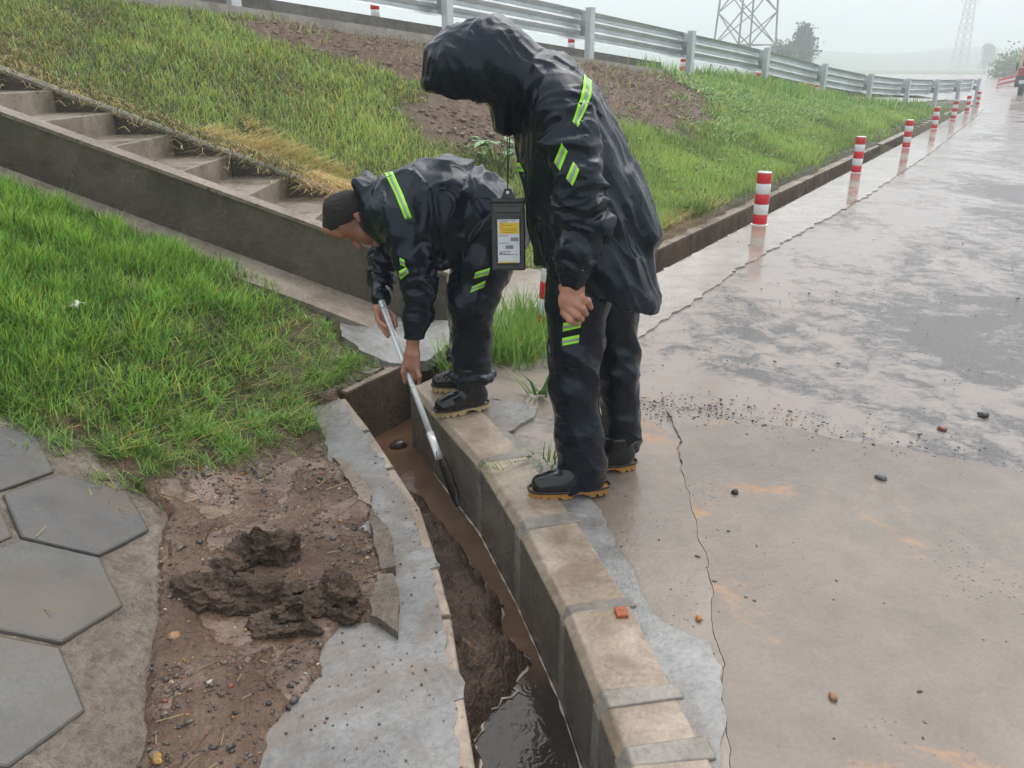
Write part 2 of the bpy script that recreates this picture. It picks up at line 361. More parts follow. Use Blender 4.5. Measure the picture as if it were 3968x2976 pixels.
def rain_mat():
    """wet coated nylon: near-black navy, fine crumple in the bump, beaded drops on it"""
    t = NT('wet_rain_fabric'); cr = t.noise(5., 1.5, .45, dist=1.8); fin = t.noise(60, 3, .6)
    col = t.ramp(t.noise(3, 4), [(.3, (.004, .0065, .012)), (.7, (.0065, .0105, .019))])
    v = t.vor(150); drop = t.math('MULTIPLY', t.math('SUBTRACT', .42, v.outputs['Distance'], True), t.ramp(t.noise(5, 3), [(.42, 0.), (.55, 1.)]))
    n1 = t.bump(t.ramp(cr, [(.36, 0.), (.5, 1.), (.64, .2)], False), .16, .010)
    n2 = t.bump(t.math('ADD', t.math('MULTIPLY', drop, 3.), t.math('MULTIPLY', fin, .03)), .25, .002, n1)
    t.bsdf(col, t.ramp(t.noise(7, 3), [(.35, .10), (.65, .22)]), n2, IOR=1.4, Specular_IOR_Level=.45, Specular_Tint=(.86, .93, 1.)); return t.m
M['rain'] = rain_mat()
M['lime'] = plain('lime_reflective_tape', (.36, .86, .03), .4, 0, .06, 30)
M['silver'] = plain('silver_reflective_tape', (.30, .31, .31), .35, .2, .1, 60)
def skin_mat():
    t = NT('skin'); f = t.noise(18, 5, .6); c = t.ramp(f, [(.3, (.33, .145, .09)), (.55, (.42, .20, .13)), (.75, (.48, .24, .16))])
    c = t.mix(t.sep(t.attr())[0], c, (.22, .085, .05))
    t.bsdf(c, .42, t.bump(t.noise(160, 3), .25, .002), Subsurface_Weight=.08, Subsurface_Radius=(.02, .008, .004)); return t.m
M['skin'] = skin_mat()
M['hair'] = plain('black_cropped_hair', (.026, .021, .019), .75, 0, .35, 130, 1.)
M['alu'] = plain('aluminium_tube', (.74, .75, .76), .3, .3, .06, 6)
M['iron'] = plain('muddy_iron', (.05, .04, .034), .35, .4, .3, 14, .4)
M['blackpl'] = plain('black_plastic', (.012, .011, .010), .25, 0, .1, 12)
M['clearpl'] = plain('smoke_plastic', (.03, .027, .022), .15, 0, .1, 12)

# ---------------------------------------------------------------- ground
def graded(lo, hi, bands, base, grow=1.06, mx=.9):
    """1-D grid: fine inside bands [(a,b,step)], growing away from them"""
    xs = [lo]
    while xs[-1] < hi:
        x = xs[-1]; st = mx
        for a, b, s in bands:
            d = max(a - x, x - b, 0); st = min(st, s + d * base)
        xs.append(x + st)
    return np.array(xs)
MUD = [(-0.950,3.501), (-0.953,3.296), (-1.064,3.126), (-1.174,2.948), (-1.256,2.830), (-1.323,2.700), (-1.380,2.571), (-1.230,2.459), (-1.142,2.412), (-1.110,2.223), (-1.033,1.997), (-0.966,1.838), (-0.927,1.664), (-0.867,1.544), (-0.841,1.412), (-.9,.5), (0,.5), (0,1.4), (-.2,2.2), (-.6,3.3), (-.85,3.7)]
LIP = [(-0.960,3.503), (-0.853,3.297), (-0.772,3.119), (-0.745,2.990), (-0.673,2.935), (-0.549,2.697), (-0.503,2.578), (-0.471,2.438), (-0.400,2.309), (-0.369,2.138), (-0.331,1.977), (-0.335,1.881), (-0.410,1.945), (-0.485,1.913), (-0.506,1.837), (-0.491,1.708), (-0.534,1.621), (-0.578,1.545), (-0.566,1.450), (-.52,.9), (-.5,.5), (0,.5), (0,1.4), (-.2,2.2), (-.6,3.3), (-.78,3.68)]
RIM = [(-2.7,3.0), (-1.810,2.659), (-1.680,2.668), (-1.542,2.664), (-1.404,2.574), (-1.239,2.481), (-1.142,2.412), (-1.110,2.223), (-1.033,1.997), (-0.966,1.838), (-0.927,1.664), (-0.867,1.544), (-0.841,1.412), (-.95,.5), (-2.7,.5)]
SOIL = [(-3.231,9.787), (-2.9,10.7), (-.95,12.9), (1.3,15.5), (3.6,18.0), (3.425,16.274), (3.544,14.813), (2.916,12.788), (2.247,11.811), (1.681,11.275), (1.242,10.098), (0.069,8.902), (-0.503,8.639), (-0.966,8.587), (-1.157,9.090), (-0.929,9.862), (-1.600,9.862), (-2.125,9.693), (-2.736,9.582)]
GRASSL = [(-3.211,5.295), (-2.864,5.137), (-2.548,5.024), (-2.184,4.777), (-1.875,4.772), (-1.631,4.831), (-1.369,4.639), (-1.165,4.488), (-0.927,4.245), (-0.915,3.917), (-1.010,3.631), (-0.953,3.469), (-0.953,3.296), (-1.064,3.126), (-1.203,2.875), (-1.340,2.748), (-1.397,2.595), (-1.552,2.688), (-1.697,2.704), (-1.835,2.706), (-3.2,3.0), (-3.8,4.6)]
LAND = [(-.30,4.9), (-1.04,4.9), (-1.06,4.48), (-.98,4.22), (-.84,4.06), (-.62,3.98), (-.42,4.06), (-.30,4.36)]
def hexplane(x, y): return .15 - .458 * (x + 1.3) - .062 * (y - 2.4)
def terrain_z(x, y):
    z = bank_z(x, y); xr = x + .022 * fbm2(x, y, 8, 4, 100.); yr = y + .022 * fbm2(x, y, 8, 4, 110.)
    near = np.clip((14 - y) / 8, 0, 1)
    rel = .030 * fbm2(x, y, 1.7, 4) + .012 * fbm2(x, y, 8, 3, 5.)
    mud = in_poly(x, y, MUD) & ~in_poly(xr, yr, LIP)
    md = np.where(mud, np.clip(dist_poly(xr, yr, LIP) / .03, 0, 1), 0)
    soil = smooth_in(x, y, SOIL, .5)
    z = z + rel * np.where(mud, .25, .9) + soil * .035 * fbm2(x, y, 3.2, 5, 9.)
    crust = .016 + .011 * fbm2(x, y, 7, 4, 2.) + .006 * np.abs(fbm2(x, y, 24, 3, 3.))
    z = np.where(mud, z + crust * md - .012 * (1 - md), z)
    _rd = dist_poly(x, y, RIM); z = np.where(in_poly(x, y, RIM), hexplane(x, y) * np.clip(_rd / .06, 0, 1) + z * (1 - np.clip(_rd / .06, 0, 1)) - .03 * np.clip(_rd / .05, .1, 1), z)
    z = np.where(in_poly(x, y, LAND), np.minimum(z, np.maximum(0, .25 * (-.62 - x)) - .03), z)
    z = np.where(in_poly(xr, yr, LIP), -.04, z)
    st = (y > 4.80) & (y < 6.14) & (x < -.38)
    z = np.where(st, np.minimum(z, .372 * (-.395 - x) - .32), z)
    _dd = dist_poly(x, y, DITCH)
    z = np.where(in_poly(x, y, DITCH) | (_dd < .04), -.55, z)
    dd = dist_poly(x, y, NEAR_EDGE + [wline(45, -.33)], False)
    z = np.where(in_poly(x, y, RIGHT), np.where((dd < .1) | (_dd < .13), -.55, -.06), z)
    w0 = (x - W0[0]) * WP[0] + (y - W0[1]) * WP[1]; al = (x - W0[0]) * WD[0] + (y - W0[1]) * WD[1]
    z = np.where((w0 > -.05) & (w0 < .07) & (al > .6) & (al < 34), np.minimum(z, -.2), z)
    edge = np.clip(np.minimum(np.minimum(x + 9.4, 27 - x), 45 - y) / 2., 0, 1)
    return z * edge + (-.5) * (1 - edge)
def smooth_in(x, y, poly, w):
    d = dist_poly(x, y, poly); return np.clip(.5 + np.where(in_poly(x, y, poly), d, -d) / w, 0, 1)
_xs = graded(-9.5, 27, [(-1.05, -.1, .013), (-3.2, .4, .035)], .045); _ys = graded(.7, 45, [(1.25, 3.5, .013), (3.5, 6.3, .035)], .045)
_X, _Y = np.meshgrid(_xs, _ys, indexing='ij'); _Z = terrain_z(_X, _Y)
def grid_faces(nx, ny):
    a = np.arange(nx * ny).reshape(nx, ny); return np.stack([a[:-1, :-1], a[1:, :-1], a[1:, 1:], a[:-1, 1:]], -1).reshape(-1, 4)
def pt_in(x, y): pass
_mud = in_poly(_X, _Y, MUD); _soil = smooth_in(_X, _Y, SOIL, .6)
STRAW = [[(-2.479,7.140), (-2.156,7.191), (-1.622,7.193), (-1.360,7.016), (-1.689,6.442), (-2.032,6.695)], [(-4.342,7.550), (-3.943,7.378), (-3.462,6.985), (-3.744,6.701), (-4.2,7.0)], [(1.700,9.103), (2.345,9.197), (2.411,8.638), (1.502,7.007), (1.032,6.048), (1.268,7.888)]]
_str = np.clip(sum(smooth_in(_X, _Y, p, .5) for p in STRAW) + _soil * .15, 0, 1)
_gr = np.clip(1 - _mud - _soil * .9 - _str * .5, 0, 1) * ((dist_poly(_X, _Y, RIM) > .12) & ~in_poly(_X, _Y, RIM)) * (1 - in_poly(_X, _Y, LIP))
_mudv = np.clip(_mud * 1. + smooth_in(_X, _Y, [(-1.3, 2.6), (-.3, 3.2), (-.3, 4.6), (-.9, 4.4)], .4), 0, 1)
ground = mesh('ground', np.stack([_X, _Y, _Z], -1).reshape(-1, 3), grid_faces(*_X.shape), M['soil'], smooth=True, col=np.stack([_mudv, _str, _gr], -1).reshape(-1, 3))
tag(ground, kind='structure')
def gz(x, y):
    """height of the built ground, from its grid"""
    i = np.clip(np.searchsorted(_xs, x) - 1, 0, len(_xs) - 2); j = np.clip(np.searchsorted(_ys, y) - 1, 0, len(_ys) - 2)
    fx = (x - _xs[i]) / (_xs[i + 1] - _xs[i]); fy = (y - _ys[j]) / (_ys[j + 1] - _ys[j])
    return (_Z[i, j] * (1 - fx) + _Z[i + 1, j] * fx) * (1 - fy) + (_Z[i, j + 1] * (1 - fx) + _Z[i + 1, j + 1] * fx) * fy
# far fields
def far_mat():
    t = NT('far_field'); f = t.noise(.02, 5, .6); g = t.noise(.4, 4)
    c = t.ramp(f, [(.3, (.06, .11, .035)), (.55, (.085, .14, .05)), (.75, (.13, .16, .07))])
    t.bsdf(t.mix(.4, c, t.ramp(g, [(.3, .6), (.7, 1.2)]), 'MULTIPLY'), .8); return t.m
_n = 64; _rr = [0, 60, 200, 500, 900, 1450]
_V = [(0, 0, -.52)] + [(r * math.cos(2 * math.pi * i / _n), r * math.sin(2 * math.pi * i / _n), -.52) for r in _rr[1:] for i in range(_n)]
_F = [(0, 1 + i, 1 + (i + 1) % _n) for i in range(_n)] + [(1 + k * _n + i, 1 + (k + 1) * _n + i, 1 + (k + 1) * _n + (i + 1) % _n, 1 + k * _n + (i + 1) % _n) for k in range(4) for i in range(_n)]
tag(mesh('fields', _V, _F, far_mat()), kind='structure')
# low hazy hills
def hill(x0, x1, y, hmax, seed):
    X = np.linspace(x0, x1, 60); Yv = np.linspace(y, y + 220, 8); XX, YY = np.meshgrid(X, Yv, indexing='ij')
    env = np.sin(np.pi * np.clip((XX - x0) / (x1 - x0), 0, 1)) ** .6 * np.sin(np.pi * np.clip((YY - y) / 220, 0, 1))
    ZZ = -1 + env * hmax * (1 + .35 * fbm2(XX, YY, .012, 4, seed)); return np.stack([XX, YY, ZZ], -1).reshape(-1, 3), grid_faces(60, 8)
for k, a in enumerate([(60, 520, 420, 11, 1.), (250, 900, 620, 20, 2.), (-150, 420, 700, 15, 3.)]):
    V, Fq = hill(*a); tag(mesh('hills', V, Fq, bpy.data.materials['far_field'], smooth=True), kind='structure')
# ---------------------------------------------------------------- road, slabs
def slab(name, poly, z, thick, mat, jit=.0, step=.03, parent=None, off=None, zf=None, seed=0., bevel=0.):
    P = []
    n = len(poly)
    for i in range(n):
        a, b = np.array(poly[i][:2]), np.array(poly[(i + 1) % n][:2]); L = np.linalg.norm(b - a); k = max(1, min(60, int(L / step))) if jit else 1
        for j in range(k): P.append(a + (b - a) * j / k)
    P = np.array(P)
    if jit:
        q = np.c_[P * 9, np.full(len(P), seed)]; P = P + jit * np.stack([fbm(q, 4, .6), fbm(q + 31.7, 4, .6)], 1)
    n = len(P); zz = np.full(n, z) if zf is None else zf(P[:, 0], P[:, 1]) + z
    V = np.r_[np.c_[P, zz], np.c_[P, zz - thick]]
    area = .5 * np.sum(P[:, 0] * np.roll(P[:, 1], -1) - np.roll(P[:, 0], -1) * P[:, 1])
    top = list(range(n)) if area > 0 else list(range(n))[::-1]
    F = [tuple(top)] + [(i, n + i, n + (i + 1) % n, (i + 1) % n) if area > 0 else ((i + 1) % n, n + (i + 1) % n, n + i, i) for i in range(n)]
    o = mesh(name, V, F, mat, parent, off=off)
    if bevel:
        m = o.modifiers.new('bevel', 'BEVEL'); m.width = bevel; m.segments = 2; m.limit_method = 'ANGLE'; m.angle_limit = math.radians(60)
    return o
def road_poly_mat():
    """the road's own colour bands are measured from the roadside drain"""
    t = M['road'].node_tree
    return M['road']
def road_attr_patch():
    m = M['road']; t = m.node_tree
    at = [n for n in t.nodes if n.type == 'ATTRIBUTE'][0]
    tc = t.nodes.new('ShaderNodeTexCoord'); vm = t.nodes.new('ShaderNodeVectorMath'); vm.operation = 'DOT_PRODUCT'; t.links.new(tc.outputs['Object'], vm.inputs[0]); vm.inputs[1].default_value = (WP[0], WP[1], 0)
    off = float(W0 @ WP)
    ns = t.nodes.new('ShaderNodeTexNoise'); ns.inputs['Scale'].default_value = 1.3; ns.inputs['Detail'].default_value = 5; t.links.new(tc.outputs['Object'], ns.inputs['Vector'])
    ad = t.nodes.new('ShaderNodeMath'); ad.operation = 'MULTIPLY_ADD'; t.links.new(ns.outputs['Fac'], ad.inputs[0]); ad.inputs[1].default_value = 1.1; t.links.new(vm.outputs['Value'], ad.inputs[2])
    r1 = t.nodes.new('ShaderNodeMapRange'); t.links.new(ad.outputs[0], r1.inputs[0]); r1.inputs[1].default_value = off - 3.4; r1.inputs[2].default_value = off - .4
    sx = t.nodes.new('ShaderNodeSeparateXYZ'); t.links.new(tc.outputs['Object'], sx.inputs[0])
    fl = t.nodes.new('ShaderNodeFloatCurve'); mr = t.nodes.new('ShaderNodeMapRange'); t.links.new(sx.outputs[1], mr.inputs[0]); mr.inputs[1].default_value = 3.; mr.inputs[2].default_value = 7.
    t.links.new(mr.outputs[0], fl.inputs['Value']); cv = fl.mapping.curves[0]; cv.points[0].location = (0, 0); cv.points[1].location = (1, 0)
    for px, py in ((.18, .35), (.3, 1.), (.55, .85), (.72, .15)): cv.points.new(px, py)
    fl.mapping.update()
    rg = t.nodes.new('ShaderNodeMapRange'); t.links.new(sx.outputs[0], rg.inputs[0]); rg.inputs[1].default_value = .5; rg.inputs[2].default_value = 1.6
    wn = t.nodes.new('ShaderNodeMath'); wn.operation = 'MULTIPLY'; t.links.new(fl.outputs[0], wn.inputs[0]); t.links.new(rg.outputs[0], wn.inputs[1])
    r2 = t.nodes.new('ShaderNodeMapRange'); t.links.new(ad.outputs[0], r2.inputs[0]); r2.inputs[1].default_value = off - 5.5; r2.inputs[2].default_value = off - .8
    cc = t.nodes.new('ShaderNodeCombineColor'); t.links.new(r1.outputs[0], cc.inputs[0]); t.links.new(r2.outputs[0], cc.inputs[1])
    sp = [n for n in t.nodes if n.type == 'SEPARATE_COLOR'][0]; t.links.new(cc.outputs[0], sp.inputs[0]); t.nodes.remove(at); t.links.new(wn.outputs[0], cc.inputs[2])
road_attr_patch()
_road = [(.40, .6)] + [(x + .05, y) for x, y in DITCH_R[1:-1]] + [(-.40, 3.72)] + [(x + .05, y - .03) for x, y in NEAR_EDGE[1:]] + [wline(38, .2), wline(60, 7), wline(160, 30), wline(160, -16), wline(40, -16), wline(3, -16), (9, -.5), (.4, -.5)]
tag(slab('road', _road, 0., .05, M['road']), kind='structure')
def strip(name, A, B, mat, thick=.05, parent=None, off=None, smooth=False):
    """ribbon with thickness between two 3-D polylines"""
    A, B = np.array(A, float), np.array(B, float); n = len(A); dz = np.array([0, 0, thick])
    V = np.r_[A, B, A - dz, B - dz]; F = []
    for i in range(n - 1):
        F += [(i, i + 1, n + i + 1, n + i), (2 * n + i, 3 * n + i, 3 * n + i + 1, 2 * n + i + 1), (i, 2 * n + i, 2 * n + i + 1, i + 1), (n + i, n + i + 1, 3 * n + i + 1, 3 * n + i)]
    F += [(0, n, 3 * n, 2 * n), (n - 1, 3 * n - 1, 4 * n - 1, 2 * n - 1)]
    return mesh(name, V, F, mat, parent, smooth, off=off)
def rail_pts(ns, off, dz):
    r = []
    for n in ns:
        x, y, z = rail_xy(float(n)); r.append((x + RP[0] * off, y + RP[1] * off, z + dz))
    return r
_ns = np.linspace(-6.8, 7, 28)
tag(strip('upper_road', rail_pts(_ns, 1.1, .05), rail_pts(_ns, 6.0, .06), M['road'], .3), kind='structure')
# concrete patches on the road corner
CR = [(0.666,2.796), (0.655,2.635), (0.636,2.427), (0.632,2.285), (0.605,2.060), (0.569,1.929), (0.565,1.755), (0.535,1.651), (0.523,1.542), (0.494,1.417), (.42,.9), (.45,.5)]
NB = [(0.472,3.393), (0.586,3.456), (0.723,3.505), (0.872,3.393), (1.048,3.342), (1.219,3.292), (1.360,3.172), (1.550,3.103), (1.723,3.016), (1.889,2.933), (2.006,2.842), (3.3,2.9), (5,2.6)]
_sl = empty('road_corner_slab', (1.2, 2.2, 0))
tag(_sl, kind='structure')
slab('concrete_panel', [(0.682,2.974)] + [(0.725,3.126)] + NB[2:] + [(5,.5)] + [(x + .0012, y) for x, y in CR[::-1]], .0108, .03, M['slab'], .008, .02, _sl, (1.2, 2.2, 0), seed=1.)
slab('concrete_panel', [(0.671,2.974)] + [(x - .0008, y) for x, y in CR] + [(.38,.5), (.30,1.4), (0.370,1.791), (0.272,2.060), (0.151,2.458), (0.112,2.722), (0.255,3.016)] + NB[:2] + [(0.720,3.149)], .010, .03, M['slab'], .008, .02, _sl, (1.2, 2.2, 0), seed=1.)
tag(slab('road_edge_strip', [wline(s, -.36) for s in (1.9, 4, 8, 14, 20, 27, 33.5)] + [wline(33.5, -.8), wline(27, -.95), wline(20, -1.0), wline(14, -1.05), wline(8, -1.0), wline(6, -.92), (1.809,6.333), (1.289,5.442), (0.978,4.949), (0.728,4.530), (0.517,4.446)], .012, .04, M['pad'], .035, .06, seed=4.), kind='structure')
# ---------------------------------------------------------------- the drain
def kerb_block(p, q, width, side, zt, zb, mat, name, parent, off, gap=.006, ch=.028, face=None):
    p, q = np.array(p), np.array(q); d = (q - p) / np.linalg.norm(q - p); nrm = np.array([-d[1], d[0]]) * side; p = p + d * gap; q = q - d * gap
    prof = [(0, zb), (0, zt - ch), (ch * .8, zt), (width, zt), (width, zb)]
    V = [(*(e + nrm * a), z) for e in (p, q) for a, z in prof]; m = len(prof)
    F = [(i, (i + 1) % m, m + (i + 1) % m, m + i) for i in range(m)] + [tuple(range(m))[::-1], tuple(range(m, 2 * m))]
    if side < 0: F = [f[::-1] for f in F]
    mb = MB(); mb.add(V, F); o = mb.build(name, mat, parent, bevel=.006, off=off)
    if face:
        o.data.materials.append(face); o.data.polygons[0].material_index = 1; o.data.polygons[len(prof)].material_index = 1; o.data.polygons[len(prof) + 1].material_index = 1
    return o
DK = empty('drain_kerb', (0, 2.4, -.5)); tag(DK, 'row of beige precast kerb blocks along the right side of the muddy drain', 'kerb')
_kr = DITCH_R[::-1] ; _kr = _kr[:-1] + [(.285, 1.12), (.36, .6)]
_wid = [.205, .20, .205, .20, .20, .2, .2]
for i in range(len(_kr) - 1):
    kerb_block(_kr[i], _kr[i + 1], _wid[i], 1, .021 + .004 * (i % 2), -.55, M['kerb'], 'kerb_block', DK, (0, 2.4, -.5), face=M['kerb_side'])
    if i:
        a, b = np.array(_kr[i - 1]), np.array(_kr[i + 1]); d = (b - a) / np.linalg.norm(b - a); n_ = np.array([-d[1], d[0]]); c = np.array(_kr[i])
        w = .026; prof = [(-.0025, -.34), (-.0035, -.012), (.022, .027), (.215, .0275), (.225, .012), (.235, -.34)]
        V = [(*(c + d * (t + RNG.normal() * .004) + n_ * (a_ + RNG.normal() * .0)), z + RNG.normal() * .0008) for t in (-w - .006 * (i % 3), w) for a_, z in prof]; m = len(prof)
        mb = MB(); mb.add(V, [(k, (k + 1) % m, m + (k + 1) % m, m + k) for k in range(m)] + [tuple(range(m))[::-1], tuple(range(m, 2 * m))])
        mb.build('mortar_joint', M['mortar_dark'], DK, bevel=.005, off=(0, 2.4, -.5))
slab('mortar_strip', [(-.30,3.62), (-.22,3.66), (-.05,3.58), (-0.124,3.595), (0.128,3.500), (0.092,3.367), (-0.016,3.209), (0.055,3.016), (0.175,2.759), (0.291,2.669), (0.347,2.340), (0.391,2.060), (0.418,1.929), (0.531,1.839), (0.552,1.737), (0.515,1.557), (0.476,1.417), (.50,.6), (.44,1.4), (.39,1.7), (.34,2.0), (.21,2.47), (.06,2.96), (-.2,3.4)], .019, .03, M['mortar'], .012, .025, DK, (0, 2.4, -.5), seed=6.)
RK = empty('roadside_drain', (2.4, 8.3, -.5)); tag(RK, 'long concrete drain at the foot of the grass embankment beside the red and white bollards', 'drain'); _ro = (2.4, 8.3, -.5)
_NE = NEAR_EDGE
for i in range(len(_NE) - 1): kerb_block(_NE[i], _NE[i + 1], .12, -1, .008, -.5, M['ledge'], 'edge_wall', RK, _ro, .0, .012)
_ws = [-.02, .72, 2.1, 3.4, 4.8, 6.3, 8, 10, 12.2, 14.6, 17.2, 20, 23, 26.5, 30, 34]
for i in range(len(_ws) - 1):
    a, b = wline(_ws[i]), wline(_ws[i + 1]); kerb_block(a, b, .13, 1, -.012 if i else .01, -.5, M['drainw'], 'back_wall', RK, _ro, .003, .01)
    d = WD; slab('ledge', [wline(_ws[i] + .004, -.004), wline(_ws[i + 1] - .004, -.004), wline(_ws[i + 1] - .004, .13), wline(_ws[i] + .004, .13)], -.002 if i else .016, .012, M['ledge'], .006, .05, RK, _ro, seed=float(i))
# left lip of the near drain
LK = empty('drain_lip', (-.4, 2.4, -.5)); tag(LK, 'grey mortar lip with thin kerb stones along the left side of the muddy drain', 'kerb'); _lo = (-.4, 2.4, -.5)
_lp = [(-.807, 3.655), (-.628, 3.29), (-.47, 2.93), (-.343, 2.634), (-.255, 2.31), (-.179, 1.99), (-.135, 1.72), (-.08, 1.40), (-.04, 1.0), (-.02, .6)]
for i in range(len(_lp) - 1): kerb_block(_lp[i], _lp[i + 1], .055, -1, -.004 - .004 * (i % 3), -.55, M['kerb'], 'kerb_stone', LK, _lo, .004 + .01 * (i % 2), .008)
_lx = [(-.85, 3.67), (-.667, 3.28), (-.50, 2.91), (-.378, 2.615), (-.287, 2.30), (-.208, 1.98), (-.165, 1.71), (-.112, 1.39), (-.075, .95), (-.06, .55)]
slab('mortar_apron', _lx[::-1] + [(-1.02, 3.62), (-.95, 3.0), (-.9, 2.4), (-.85, 1.6), (-.7, .55)], -.001, .04, M['mortar'], .012, .02, LK, _lo, seed=8.)
for i in (4, 6):
    a, b = np.array(_lp[i]), np.array(_lp[i + 1]); c = a + (b - a) * .1; d = (b - a) / np.linalg.norm(b - a); n_ = np.array([d[1], -d[0]])
    slab('mortar_patch', [c - d * .06 - n_ * .002, c + d * .05 - n_ * .003, c + d * .07 + n_ * .09, c - d * .05 + n_ * .10], -.0005, .012, M['mortar'], .012, .012, LK, _lo, seed=20. + i)
# floor, water, mud in the drain
_off = lambda poly, k: poly
tag(slab('drain_water', [(-.815, 3.64)] + [(x - .015, y) for x, y in DITCH_L[1:]] + [(x + .02, y) for x, y in DITCH_R] + [(x + .05, y) for x, y in NEAR_EDGE[1:]] + [wline(34, .05), wline(.6, .05)], -.305, .02, M['water']), kind='structure')
_sv = np.linspace(0, 1, 190); _cv = np.linspace(-.06, 1.06, 34)
_lpA = np.array(DITCH_L[:-1] + [(-.05, 1.0)]); _rpA = np.array(DITCH_R[1:][::-1] + [(.30, 1.0)])
def along(P, t):
    L = np.r_[0, np.cumsum(np.linalg.norm(np.diff(P, axis=0), axis=1))]; L /= L[-1]; return np.stack([np.interp(t, L, P[:, 0]), np.interp(t, L, P[:, 1])], -1)
_a, _b = along(_lpA, _sv), along(_rpA, _sv); _G = _a[:, None] * (1 - _cv[None, :, None]) + _b[:, None] * _cv[None, :, None]
_ce = np.interp(_G[..., 1], [1.0, 1.5, 1.75, 1.9, 2.0, 2.1, 2.3, 2.6, 2.9, 3.2, 3.6], [.08, .12, .18, .30, .55, .78, .74, .66, .56, .46, .20]) + .12 * fbm2(_G[..., 0], _G[..., 1], 6, 4, 4.)
_h = np.clip((_ce - _cv[None]) / .32, -1, 1); _zz = -.312 + np.where(_h > 0, .13 * np.sqrt(np.maximum(_h, 0)), .08 * _h) + .034 * fbm2(_G[..., 0], _G[..., 1], 10, 5, 1.) + .008 * fbm2(_G[..., 0], _G[..., 1], 40, 3, 2.)
tag(mesh('drain_mud', np.concatenate([_G, _zz[..., None]], -1).reshape(-1, 3), grid_faces(*_G.shape[:2])[:, ::-1].copy(), M['ditchmud'], smooth=True), kind='structure')
def ribbon(P, w, z, seed):
    P = np.array(P); T = np.gradient(P, axis=0); T /= np.linalg.norm(T, axis=1)[:, None] + 1e-9; Nn = np.stack([-T[:, 1], T[:, 0]], 1)
    wv = w * np.clip(.75 + 1.3 * pnoise(np.c_[P * 19, np.full(len(P), seed)]), .12, 2)[:, None]
    A = P + Nn * wv * .5; B = P - Nn * wv * .5; n = len(P)
    V = np.r_[np.c_[A, np.full(n, z)], np.c_[P, np.full(n, z + .004)], np.c_[B, np.full(n, z)]]
    F = [(i, i + 1, n + i + 1, n + i) for i in range(n - 1)] + [(n + i, n + i + 1, 2 * n + i + 1, 2 * n + i) for i in range(n - 1)]
    return V, F
_mb = MB()
_kk = [j for j in range(190)]
_edge = np.array([_G[i, np.argmin(np.abs(_zz[i] + .303) + (_cv < .1) * .5)] for i in range(55, 182)])
_edge += .004 * RNG.normal(size=_edge.shape); _mb.add(*ribbon(_edge, .009, -.302, 1.))
_rw = along(_rpA, np.linspace(.12, .96, 150)) - np.array([.004, 0]); _mb.add(*ribbon(_rw, .008, -.302, 2.))
tag(_mb.build('foam', M['foam']), 'thin lines of pale scum floating on the drain water', 'foam', kind='stuff')
# ---------------------------------------------------------------- hexagon pavers on the left slope
HP = empty('paved_slope', (-1.6, 2.0, .2)); tag(HP, kind='structure'); _ho = (-1.6, 2.0, .2)
_hs, _hr = .2255, 2.943
_nn = np.array([.458, .062, 1.]); _nn /= np.linalg.norm(_nn); _e1 = np.array([1, 0, -.458]); _e1 /= np.linalg.norm(_e1); _e2 = np.cross(_nn, _e1)
def hexpt(c, r, k): 
    a = -(_hr + k * math.pi / 3); return c + r * (math.cos(a) * _e1 + math.sin(a) * _e2)
_c0 = np.array([-1.357, 2.23, hexplane(-1.357, 2.23) + .008])
_va = (hexpt(_c0, _hs, 4) + hexpt(_c0, _hs, 5)) - 2 * _c0; _vb = (hexpt(_c0, _hs, 5) + hexpt(_c0, _hs, 0)) - 2 * _c0
_hm = None; _rim_z = lambda x, y: hexplane(x, y)
for i in range(-6, 8):
    for j in range(-8, 8):
        c = _c0 + _va * i + _vb * j
        if not (c[0] < float(toe(c[1])) - .17 and .6 < c[1] < 3.0 and c[0] > -2.75): continue
        if not in_poly(np.array([c[0]]), np.array([c[1]]), RIM)[0]: continue
        mb = MB(); R = _hs - .009; jt = RNG.normal(size=3) * .003
        T = [hexpt(np.zeros(3), R, k) for k in range(6)]; B = [v - _nn * .06 for v in T]
        mb.add(T + B, [tuple(range(6))[::-1]] + [tuple(range(6, 12))] + [(k, (k + 1) % 6, 6 + (k + 1) % 6, 6 + k) for k in range(6)])
        o = mb.build('hexagon_paver', M['hexc'], HP, bevel=.008)
        o.location = Vector(c - np.array(_ho)) + Vector(jt); o.rotation_euler = (RNG.normal() * .006, RNG.normal() * .006, 0)
_rx, _ry = np.meshgrid(np.arange(-2.75, -.75, .016), np.arange(.7, 3.05, .016), indexing='ij')
_in = in_poly(_rx, _ry, RIM); _d = dist_poly(_rx, _ry, RIM)
_wob = .045 * fbm2(_rx, _ry, 9, 4, 6.)
_rz = hexplane(_rx, _ry) + .001 + .007 * fbm2(_rx, _ry, 5, 4, 7.) + .004 * fbm2(_rx, _ry, 26, 3, 8.) - .006 * np.clip(1 - (np.where(_in, _d, -_d) + _wob) / .04, 0, 3)
_keep = (np.where(_in, _d, -_d) > -.05); _fr = grid_faces(*_rx.shape); _fr = _fr[_keep.ravel()[_fr].all(1)]
mesh('rough_concrete_fill', np.stack([_rx, _ry, _rz], -1).reshape(-1, 3), _fr, M['rim'], HP, True, off=_ho)
